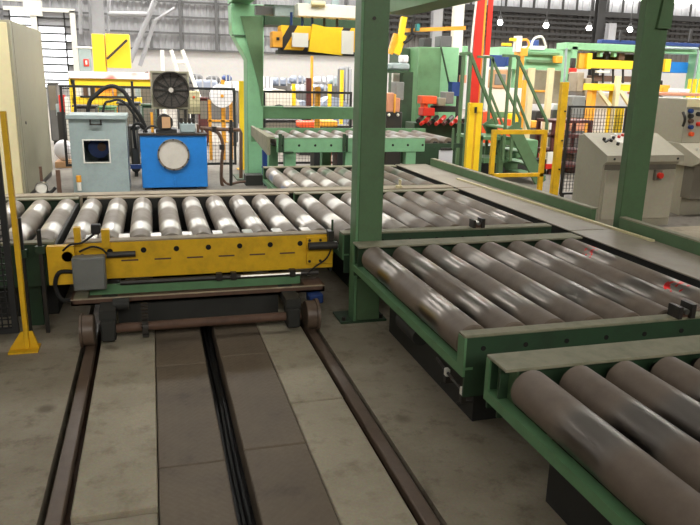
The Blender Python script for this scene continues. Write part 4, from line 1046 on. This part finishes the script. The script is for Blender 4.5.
# wrapped coils and bundles far behind (a row)
rows = [(200, 92, 14, 'machine_grey', 19, 'grey wrapped bundle behind the white switch panel'), (268, 95, 0, '', 0, '')]
def coil(px, py, r_px, Y, mat, label, w=1.0, ball=False, group='wrapped coils behind the fences'):
    c = at(px, py, Y=Y); r = r_px/FPX*Y*1.02
    t = thing('wrapped_coil', label, 'coil', (c.x, Y+w/2, 0), group)
    MB().ring((c.x, Y, r), (c.x, Y+w, r), r, r*.35, 28).build('wrap', mat, t)
    MB().ring((c.x, Y+.02, r), (c.x, Y+w-.02, r), r*.35, r*.30, 20).build('bore', 'black', t)
    MB().box(c.x-r*.6, c.x+r*.6, Y+.05, Y+w-.05, 0, .05).build('cradle', 'timber', t)
    return t
coil(279, 102, 22, 20, 'cover', 'large pale wrapped coil with dark bore right of the flared column', 1.4)
coil(305, 103, 14, 22, 'bale_blue', 'small grey-blue coil behind the second yellow stake')
coil(335, 103, 16, 22, 'bale_blue', 'grey-blue coil just left of the near green column')
for i, (px0, py0, px1, py1, m_, Y, lbl) in enumerate((
    (182, 74, 203, 84, 'girt', 27.2, 'dark grey bale right of the cooler fan'), (208, 76, 220, 84, 'girt', 27.2, 'dark grey bale above the white reel, left one'), (224, 75, 232, 82, 'dark_blue', 27.2, 'dark blue bale above the white reel'),
    (196, 80, 218, 90, 'bale_blue', 25, 'blue-grey wrapped bale behind the white switch panel'), (226, 82, 246, 92, 'wrap_white', 25, 'pale wrapped bale left of the flared column'),
    (262, 77, 273, 92, 'wrap_white', 24, 'pale wrapped bale just right of the flared column'), (274, 78, 292, 86, 'bale_blue', 27.2, 'blue-grey bale behind the large pale coil'), (294, 76, 306, 84, 'bale_blue', 25, 'blue-grey bale behind the first yellow stake'),
    (296, 85, 309, 92, 'wrap_white', 23.4, 'pale bale below another between the yellow stakes'), (318, 77, 330, 84, 'wrap_white', 25.5, 'pale bale right of the tall orange pole'), (315, 85, 329, 91, 'bale_blue', 24, 'low blue-grey bale right of the tall orange pole'),
    (331, 76, 340, 86, 'machine_grey', 26, 'blue-grey bale left of the grey screen'), (344, 67, 352, 110, 'girt', 24, 'grey screen just left of the near green column'))):
    bb = MB(); xa, xb, z0_, z1_ = pbox(bb, px0, py0, px1, py1, Y, 1.0)
    t = thing('wrapped_bale', lbl, 'bale', ((xa+xb)/2, Y+.5, 0), 'bales stacked behind the fences')
    bb = MB(); bb.box(xa, xb, Y, Y+1, z0_, z1_); bb.build('wrap', m_, t, bevel=.08)
    bb = MB(); bb.box(xa-.05, xb+.05, Y-.02, Y+1.02, 0, z0_).build('stillage', 'cladding_dark', t)
    for dx in (.3, .7): MB().box(xa+(xb-xa)*dx-.03, xa+(xb-xa)*dx+.03, Y-.015, Y+1.015, z0_, z1_+.012).build('strap', 'cladding', t)
# yellow stakes
for i, (px, py0, py1, m_, Y, w, lbl) in enumerate(((294, 84, 110, 'bright_yellow', 18, .09, 'yellow stake right of the large pale coil'), (312, 56, 108, 'amber', 18, .06, 'tall thin orange pole under the striped lifting beam'),
        (330, 84, 110, 'bright_yellow', 18, .09, 'yellow stake right of the tall orange pole'), (342, 70, 110, 'bright_yellow', 18, .08, 'taller yellow stake beside the grey screen'), (223, 80, 90, 'amber', 18, .09, 'short orange stake above the white reel'))):
    x = at(px, (py0+py1)/2, Y=Y).x; z1_ = at(px, py0, Y=Y).z
    t = thing('yellow_stake', lbl, 'post', (x, Y, 0), 'stakes behind the fences'); MB().box(x-w/2, x+w/2, Y, Y+.08, .02, z1_).build('post', m_, t); MB().box(x-w, x+w, Y-.05, Y+.13, 0, .02).build('foot_plate', m_, t)
x = at(309, 95, Y=17).x
tag(MB().box(x-.06, x+.06, 17, 17.1, 0, at(309, 78, Y=17).z).box(x-.1, x+.1, 16.95, 17.15, 0, .03).build('dark_post', 'dark_red'), 'dark brown post in front of the tall orange pole', 'post')
# orange crates under green cross beam
for i, (a, b_, c_, d_, m_) in enumerate(((300, 122, 318, 128, 'orange'), (322, 121, 338, 127, 'amber'))):
    bb = MB(); pbox(bb, a, b_, c_, d_, 15, .5); o = bb; xa, xb, z0_, z1_ = pbox(MB(), a, b_, c_, d_, 15, .5)
    t = thing('crate', ['orange crate seen under the low green cross beam', 'amber crate seen under the low green cross beam, right one'][i], 'crate', ((xa+xb)/2, 15.2, 0))
    MB().box(xa, xb, 15, 15.5, z0_, z1_).build('body', m_, t, bevel=.02); MB().box(xa, xb, 15, 15.5, 0, z0_).build('stand', 'dark_grey', t)

# green press with orange arms behind the conveyor
gp = mach('green_press', 'tall pale green machine housing behind the raised conveyor', 'machine', [
    ('housing', 417, 47, 440, 130, 0, 1.4, 'mid_green', True), ('side_panel', 439, 47, 457, 130, .25, 1.1, 'pale_green', True), ('left_post', 400, 48, 418, 130, .5, .8, 'dark_green', True),
    ('top_bracket', 424, 38, 432, 47, .2, .3, 'girt_dark'), ('top_bracket', 440, 36, 452, 47, .3, .3, 'girt'), ('dark_slot', 457, 55, 461, 130, .5, .3, 'dark_grey', True), ('cap_post', 463, 46, 467, 80, .4, .1, 'pale_green')], 14)
MB().cyl(at(441, 47, Y=13.95), at(450, 88, Y=13.95), .02, 6).build('cable', 'dark_green', gp)
bb = MB(); pbox(bb, 452, 82, 460, 96, 13.6, .2); bb.build('motor', 'dark_blue', gp)
bb = MB(); pbox(bb, 462, 75, 466.5, 83, 13.6, .15); bb.build('handwheel', 'salmon', gp)
pr = thing('jib_arm', 'thin yellow jib arm above the green machine housing', 'jib', tuple(at(415, 30, Y=13)))
MB().bar(at(402, 30.5, Y=13), at(465, 28, Y=13), .07, .07).build('arm', 'amber', pr)
MB().bar(at(404, 17, Y=13), at(398, 52, Y=13), .10, .10).build('mast', 'bright_yellow', pr)
MB().bar(at(403, 35, Y=13.02), at(396, 54, Y=13.02), .12, .12).build('brace', 'bright_yellow', pr)
MB().bar(at(396, 34, Y=13.1), at(390, 54, Y=13.1), .09, .09).build('brace', 'amber', pr)
MB().tube([at(415, 15, Y=12.9), at(412, 30, Y=12.9), at(413, 36, Y=12.9), at(404, 43, Y=12.9)], .03, 8).build('hose', 'rubber', pr)
MB().box(at(416, 26, Y=12.9).x, at(419, 26, Y=12.9).x, 12.85, 12.95, at(417, 31, Y=12.9).z, at(417, 24, Y=12.9).z).build('teal_block', 'teal', pr)
bb = MB(); pbox(bb, 392, 63, 410, 70, 13.0, .5); bb.build('head', 'machine_grey', pr, bevel=.03)
bb = MB(); pbox(bb, 403, 55, 409, 63, 13.0, .3); bb.build('gearbox', 'wrap_white', pr, bevel=.03)
bb = MB(); pbox(bb, 386, 70, 409, 73, 13.0, .5); bb.build('table', 'dark_green', pr)
bb = MB(); pbox(bb, 393, 70, 402, 95, 13.6, .1, z0=0); bb.build('white_panel', 'white', pr)
bb = MB(); pbox(bb, 402, 72, 412, 130, 13.4, .4, z0=0); bb.build('cabinet', 'dark_green', pr)
sm = mach('motor_unit', 'salmon coloured motor with grey box beside the near green column', 'motor', [('body', 387, 93, 394, 112, 0, .3, 'salmon'), ('body', 395, 98, 400, 112, .02, .3, 'salmon'), ('grey_box', 396, 82, 404, 100, .3, .3, 'box_grey'), ('strip', 394, 94, 396, 113, -.02, .1, 'amber'), ('base', 386, 112, 402, 132, 0, .4, 'dark_metal', True)], 12.2)
for px in (389, 398): bb = MB(); q = at(px, 115, Y=12.18); MB().ball(q, .03, 8, 6).build('knob', 'white', sm)
ra = mach('orange_feeder', 'row of orange and dark feeder arms at the end of the raised conveyor', 'machine', [('arm', 422, 96, 437, 104, 0, .25, 'orange'), ('arm', 423, 108, 435, 116, -.05, .25, 'red'), ('post', 424, 102, 428, 112, .05, .2, 'orange'), ('motor', 438, 98, 446, 106, -.05, .25, 'putty'), ('motor', 446, 92, 454, 104, .1, .3, 'box_grey'),
    ('bed', 414, 123, 470, 132, .1, .5, 'dark_green', True), ('shaft', 434, 106, 456, 112, .1, .2, 'black')], 12.6)
for k in range(7):
    px = 418+k*7.5; MB().cyl(at(px, 121, Y=12.5), at(px+4, 117, Y=12.7), .045, 10).build('roller_head', 'red' if k % 2 else 'dark_metal', ra)
    MB().cyl(at(px+3, 124, Y=12.42), at(px+7, 121, Y=12.6), .035, 10).build('roller_head', 'dark_red' if k % 2 else 'red', ra)
q = at(488, 119, Y=14)
t = thing('orange_drum', 'red orange drum behind the yellow guard posts', 'drum', (q.x, 14.3, 0))
MB().cyl((q.x, 14.3, 0), (q.x, 14.3, at(488, 112, Y=14).z), .26, 20).build('body', 'orange', t); MB().ring((q.x, 14.3, .5), (q.x, 14.3, .53), .27, .25).build('hoop', 'red', t)
tag(MB().box(*[at(502, 118, Y=14.5).x, at(512, 118, Y=14.5).x], 14.5, 14.9, 0, at(507, 119, Y=14.5).z).build('crate', 'orange', bevel=.02), 'orange crate behind the stair foot', 'crate')

# white notice hanging on the conveyor
q0, q1 = at(439.5, 148, Y=8.7), at(452, 165, Y=8.7)
t = thing('notice_board', 'pinkish white notice hanging below the raised conveyor end', 'notice', ((q0.x+q1.x)/2, 8.7, q1.z))
MB().box(q0.x, q1.x, 8.7, 8.715, q1.z, q0.z-.03).build('sheet', 'wrap_white', t); MB().box(q0.x+.02, q1.x-.02, 8.69, 8.72, q0.z-.03, q0.z).build('clip', 'dark_metal', t)
x = at(452, 140, Y=8.72).x; MB().box(x, x+.025, 8.715, 8.74, 0, at(452, 128, Y=8.72).z).build('stand', 'green', t)

# machines in the centre right distance
mach('pipe_rack', 'pale green pipe rack with blue motor on a platform behind the stair', 'machine', [('platform', 499, 48, 565, 70, 0, .8, 'pale_green'), ('upper_deck', 531, 46, 545, 50, -.05, .5, 'wrap_white'), ('pipe_run', 528, 60, 562, 63, -.15, .12, 'green'), ('pipe_run', 526, 52, 560, 55, -.15, .12, 'mid_green'), ('left_leg', 512, 68, 516, 130, .2, .2, 'pale_green', True), ('right_leg', 558, 68, 562, 130, .2, .2, 'pale_green', True), ('yellow_valve', 556, 56, 564, 63, -.3, .2, 'amber')], 18)
mach('blue_motor', 'dark blue motor unit above the tan panel right of the red column', 'motor', [('body', 490, 55, 506, 67, 0, .5, 'dark_blue'), ('end_cap', 506, 57, 511, 66, .05, .4, 'dark_blue'), ('stand', 489, 67, 512, 69.5, 0, .6, 'white'), ('support', 490, 69, 493, 120, .5, .2, 'cladding', True), ('support', 507, 69, 510, 120, .5, .2, 'cladding', True)], 16)
t = mach('valve_tower', 'yellow and white valve assembly above the stair handrail', 'valve', [('column', 516, 36, 522, 52, 0, .15, 'white'), ('handle', 503, 43, 512, 46, 0, .1, 'bright_yellow'), ('arm', 511, 38, 517, 41, 0, .1, 'bright_yellow'), ('body', 520, 48, 528, 56, 0, .3, 'amber'), ('stand', 517, 52, 522, 125, .35, .15, 'amber', True)], 16.2)
MB().tube([at(522, 40, Y=16.5), at(527, 40, Y=16.5), at(529, 45, Y=16.5), at(526, 49, Y=16.5)], .03, 8).build('pipe', 'amber', t)
t = mach('dome_motor', 'small blue motor with white hoop on the pale green platform', 'motor', [('body', 532, 40, 539, 47, 0, .3, 'dark_blue'), ('foot', 531, 46.5, 547, 48, 0, .35, 'white')], 18.2)
MB().tube([at(531, 47, Y=17.78), at(534, 39, Y=17.78), at(542, 37, Y=17.78), at(546, 47, Y=17.78)], .03, 8).build('hoop', 'white', t)
# tan panels / bright sheets below
mach('tan_screen', 'tan framed screen with grey window behind the stair', 'screen', [('sheet', 489, 70, 511, 88, 0, .1, 'cardboard'), ('window', 495, 74, 506, 85, -.02, .04, 'box_grey'), ('white_sheet', 488, 88, 524, 112, .05, .1, 'white'), ('base', 488, 112, 524, 128, .05, .3, 'mid_green', True)], 15.5)
mach('grey_screen', 'lilac grey welding screen between bright posts behind the stair rail', 'screen', [('sheet', 524, 70, 566, 104, 0, .08, 'plate_grey'), ('tan_rail', 515, 90, 552, 92, -.05, .05, 'amber'), ('foot', 524, 104, 566, 112, 0, .2, 'wrap_white', True)], 17)
for i, (a, c_, b_, d_, m_, Y, lbl) in enumerate(((533, 528, 68, 128, 'cream', 13.6, 'leaning bright cream post behind the stair handrail'), (552, 547.5, 68, 125, 'cream', 13.8, 'bright cream post right of the stair handrail'), (527, 525, 80, 108, 'amber', 14.4, 'thin amber post behind the stair handrail'))):
    p0, p1 = at(a, b_, Y=Y), at(c_, d_, Y=Y); x = (p0.x+p1.x)/2
    t = thing('bollard_post', lbl, 'post', (x, Y, 0)); MB().box(x-.06, x+.06, Y, Y+.1, 0.02, p0.z).build('post', m_, t); MB().box(x-.12, x+.12, Y-.06, Y+.16, 0, .02).build('foot_plate', m_, t)
GY = (15.0, 14.95, 15.0, 14.6, 16.4, 15.6)
for i, (a, b_, c_, d_, m_, lbl) in enumerate(((505, 121, 513, 128, 'bright_yellow', 'yellow box low behind the stair, left one'), (515, 114, 523, 128, 'bright_yellow', 'yellow box low behind the stair, taller one'), (531, 121, 540, 128, 'amber', 'amber box between the cream posts'), (549, 120, 560, 130, 'wrap_white', 'white box left of the tall yellow post'), (553, 104, 562, 110, 'wrap_white', 'white carton behind the tall yellow post'), (536, 111, 546, 122, 'dark_metal', 'dark box behind the stair handrail foot'))):
    bb = MB(); xa, xb, z0_, z1_ = pbox(bb, a, b_, c_, d_, GY[i], .4)
    t = thing('goods_box', lbl, 'box', ((xa+xb)/2, GY[i]+.2, 0)); bb.build('carton', m_, t, bevel=.02); MB().box(xa, xb, GY[i], GY[i]+.4, 0, z0_).build('stand', 'cladding_dark', t)

# pale green portal with yellow trolley at right
pt = mach('green_portal', 'wide pale green portal frame behind the right green column', 'portal', [('left_leg', 567, 46, 573, 150, 0, .4, 'pale_green', True), ('right_leg', 693, 50, 698, 150, 0, .4, 'pale_green', True), ('top_beam', 567, 45, 699, 52, 0, .5, 'pale_green'), ('lug', 600, 52, 603, 57, .1, .15, 'pale_green'), ('lug', 614, 52, 617, 57, .1, .15, 'pale_green')], 16)
MB().cyl(at(566.5, 48, Y=15.9), at(560.5, 130, Y=15.9), .03, 8).build('conduit', 'machine_grey', pt)
MB().tube([at(662, 48, Y=15.9), at(697, 48.5, Y=15.9), at(698.5, 52, Y=15.9), at(692, 90, Y=15.9)], .03, 8, False).build('conduit', 'machine_grey', pt)
yt = mach('yellow_trolley', 'yellow gripper trolley hanging in the pale green portal', 'trolley', [('main_beam', 591, 60.5, 652, 69, 0, .4, 'bright_yellow'), ('end_plate', 579, 53, 588, 69, .05, .5, 'amber'), ('end_guard', 587, 53, 592, 69, -.03, .2, 'bright_yellow'), ('right_plate', 665, 59, 671, 72, 0, .3, 'bright_yellow'), ('dark_rail', 593, 54, 650, 60.5, .3, .3, 'dark_metal'), ('motor', 619, 53, 625, 60, .1, .2, 'rust'), ('lower_bar', 593, 76, 650, 82, .2, .3, 'rust'), ('light_bar', 597, 70.5, 610, 73, -.02, .1, 'white'), ('blue_box', 671, 62, 688, 73, .2, .4, 'blue'), ('hanger_plate', 606, 51, 609, 61, .1, .1, 'dark_metal'), ('hanger_plate', 640, 51, 643, 61, .1, .1, 'dark_metal')], 16.1)
for k in range(6): MB().cyl(at(593+k*10, 69, Y=16.3), at(593+k*10, 83, Y=16.3), .03, 8).build('hanger', 'dark_metal', yt)
ld = mach('yellow_cradle', 'bright yellow trestle cradle below the gripper trolley', 'cradle', [('top_beam', 593, 84, 634, 91, 0, .4, 'bright_yellow'), ('right_beam', 663, 85, 670, 92, 0, .4, 'amber'), ('left_leg', 589, 88, 594, 150, .1, .2, 'amber', True), ('mid_leg', 611, 86, 615, 150, .1, .2, 'bright_yellow', True), ('mast', 616, 76, 620, 110, -.1, .12, 'cream', True), ('right_leg', 646, 86, 650, 150, .1, .2, 'bright_yellow', True)], 14.5)
MB().bar(at(599, 91, Y=14.5), at(610, 106, Y=14.5), .08, .08).build('brace', 'cream', ld)
MB().bar(at(620, 91, Y=14.5), at(630, 106, Y=14.5), .08, .08).build('brace', 'cream', ld)
mach('white_cabinet', 'white cabinet behind the mesh panel and yellow cradle', 'cabinet', [('body', 593, 92, 607, 133, 0, .4, 'white', True), ('door', 594, 94, 606, 131, -.02, .02, 'wrap_white'), ('side_unit', 606, 108, 613, 133, .05, .3, 'wrap_white', True)], 15.2)
sl = mach('signal_tower', 'red and green signal light on the left leg of the pale green portal', 'signal light', [('red_lamp', 571, 68, 577, 74, 0, .12, 'red'), ('green_lamp', 570, 74, 575, 81, 0, .12, 'dark_green'), ('bracket', 572, 58, 576, 68, .02, .1, 'dark_metal')], 15.8)
for i, (a, b_, c_, d_, m_, lbl) in enumerate(((577, 72, 584, 92, 'plate_grey', 'pale wrapped stack left of the yellow cradle'), (585, 78, 591, 100, 'plate_grey', 'grey stack directly left of the yellow cradle leg'), (572, 96, 585, 118, 'box_grey', 'grey box seen through the left part of the mesh panel'), (571, 119, 585, 131, 'salmon', 'pinkish carton low behind the mesh panel'), (653, 80, 663, 88, 'dark_metal', 'dark machine part behind the right green column'))):
    bb = MB(); xa, xb, z0_, z1_ = pbox(bb, a, b_, c_, d_, (15.3, 15.3, 13.5, 12.8, 17.2)[i], .4)
    t = thing('stacked_goods', lbl, 'goods', ((xa+xb)/2, (15.5, 15.5, 13.7, 13.0, 17.4)[i], 0)); bb.build('load', m_, t, bevel=.02); MB().box(xa, xb, (15.3, 15.3, 13.5, 12.8, 17.2)[i], (15.7, 15.7, 13.9, 13.2, 17.6)[i], 0, z0_).build('stand', 'cladding_dark', t)
for i, px in enumerate((689.5, 694.5, 700)):
    Y = 12.5; x = at(px, 85, Y=Y).x; w = .05
    t = thing('bollard', ['yellow bollard above the control cabinet, left one', 'yellow bollard above the control cabinet, middle one', 'yellow bollard above the control cabinet at the frame edge'][i], 'bollard', (x, Y, 0), 'yellow bollards')
    MB().cyl((x, Y, 0), (x, Y, at(px, 79, Y=Y).z), w*.75, 14).build('post', 'bright_yellow', t); MB().cyl((x, Y, 0), (x, Y, .02), w*.88, 14).build('foot', 'yellow', t)
mach('work_table', 'pale work table behind the control cabinet', 'table', [('top', 655, 93, 705, 96, 0, .8, 'salmon'), ('leg', 657, 96, 660, 150, .05, .1, 'cladding', True), ('leg', 700, 96, 703, 150, .05, .1, 'cladding', True), ('white_bag', 679, 89, 690, 93, .1, .3, 'wrap_white')], 11)
mach('blue_crane_beam', 'dark blue crane rail crossing behind the top of the pale green portal', 'crane rail', [('rail', 602, 41.5, 700, 45, 0, .4, 'dark_blue'), ('hanger', 620, 30, 622, 42, 0, .1, 'girt_dark'), ('hanger', 690, 30, 692, 42, 0, .1, 'girt_dark')], 30)

# dark equipment standing behind the fences
for (a, b_, c_, d_, Y, m_, nm, lbl, cat) in (
    (74, 107, 97, 126, 15.0, 'dark_metal', 'tool_chest', 'dark tool chest behind the fence above the grey housing', 'chest'),
    (99, 108, 116, 126, 15.8, 'mid_green', 'parts_bin', 'green parts bin behind the black hoses', 'bin'),
    (118, 104, 140, 126, 15.0, 'girt_dark', 'pump_set', 'dark pump set between the grey housing and the cooler fan', 'pump'),
    (136, 86, 152, 103, 19.0, 'machine_grey', 'steel_crate', 'blue-grey steel crate left of the cooler fan', 'crate'),
    (142, 106, 157, 124, 14.2, 'dark_green', 'gear_unit', 'dark green gear unit left of the fan stand', 'gear unit'),
    (131, 128, 139.5, 182, 12.0, 'dark_grey', 'filter_unit', 'dark upright filter between the grey housing and blue tank', 'filter'),
    (178, 108, 190, 124, 13.6, 'dark_metal', 'valve_stand', 'dark valve stand below the small white switch panel', 'valve'),
    (199, 99, 209, 138, 17.0, 'dark_red', 'coil_rack', 'dark brown coil rack left of the white reel', 'rack'),
    (231, 92, 238, 140, 17.0, 'girt', 'locker', 'grey locker left of the yellow fence post', 'locker'),
    (47, 84, 57, 96, 17.5, 'girt', 'wall_cabinet', 'grey cabinet seen just right of the cream cabinet', 'cabinet'),
    (262, 121, 298, 134, 16.0, 'girt_dark', 'skip', 'dark skip under the low green cross beam', 'skip'),
    (319, 127, 352, 134, 16.0, 'dark_metal', 'skip', 'dark skip just left of the near green column', 'skip')):
    bb = MB(); xa, xb, z0_, z1_ = pbox(bb, a, b_, c_, d_, Y, .5)
    t = thing(nm, lbl, cat, ((xa+xb)/2, Y+.25, 0))
    MB().box(xa, xb, Y, Y+.5, .08, z1_).build('body', m_, t, bevel=.03)
    MB().box(xa+.03, xb-.03, Y-.012, Y, .08+(z1_-.08)*.55, z1_-.04).build('front_panel', 'console_dark', t)
    MB().box(xa+.04, xb-.04, Y+.04, Y+.46, 0, .08).build('base', 'dark_grey', t)
    MB().box(xa-.02, xb+.02, Y-.02, Y+.52, z1_, z1_+.03).build('cap', m_, t)
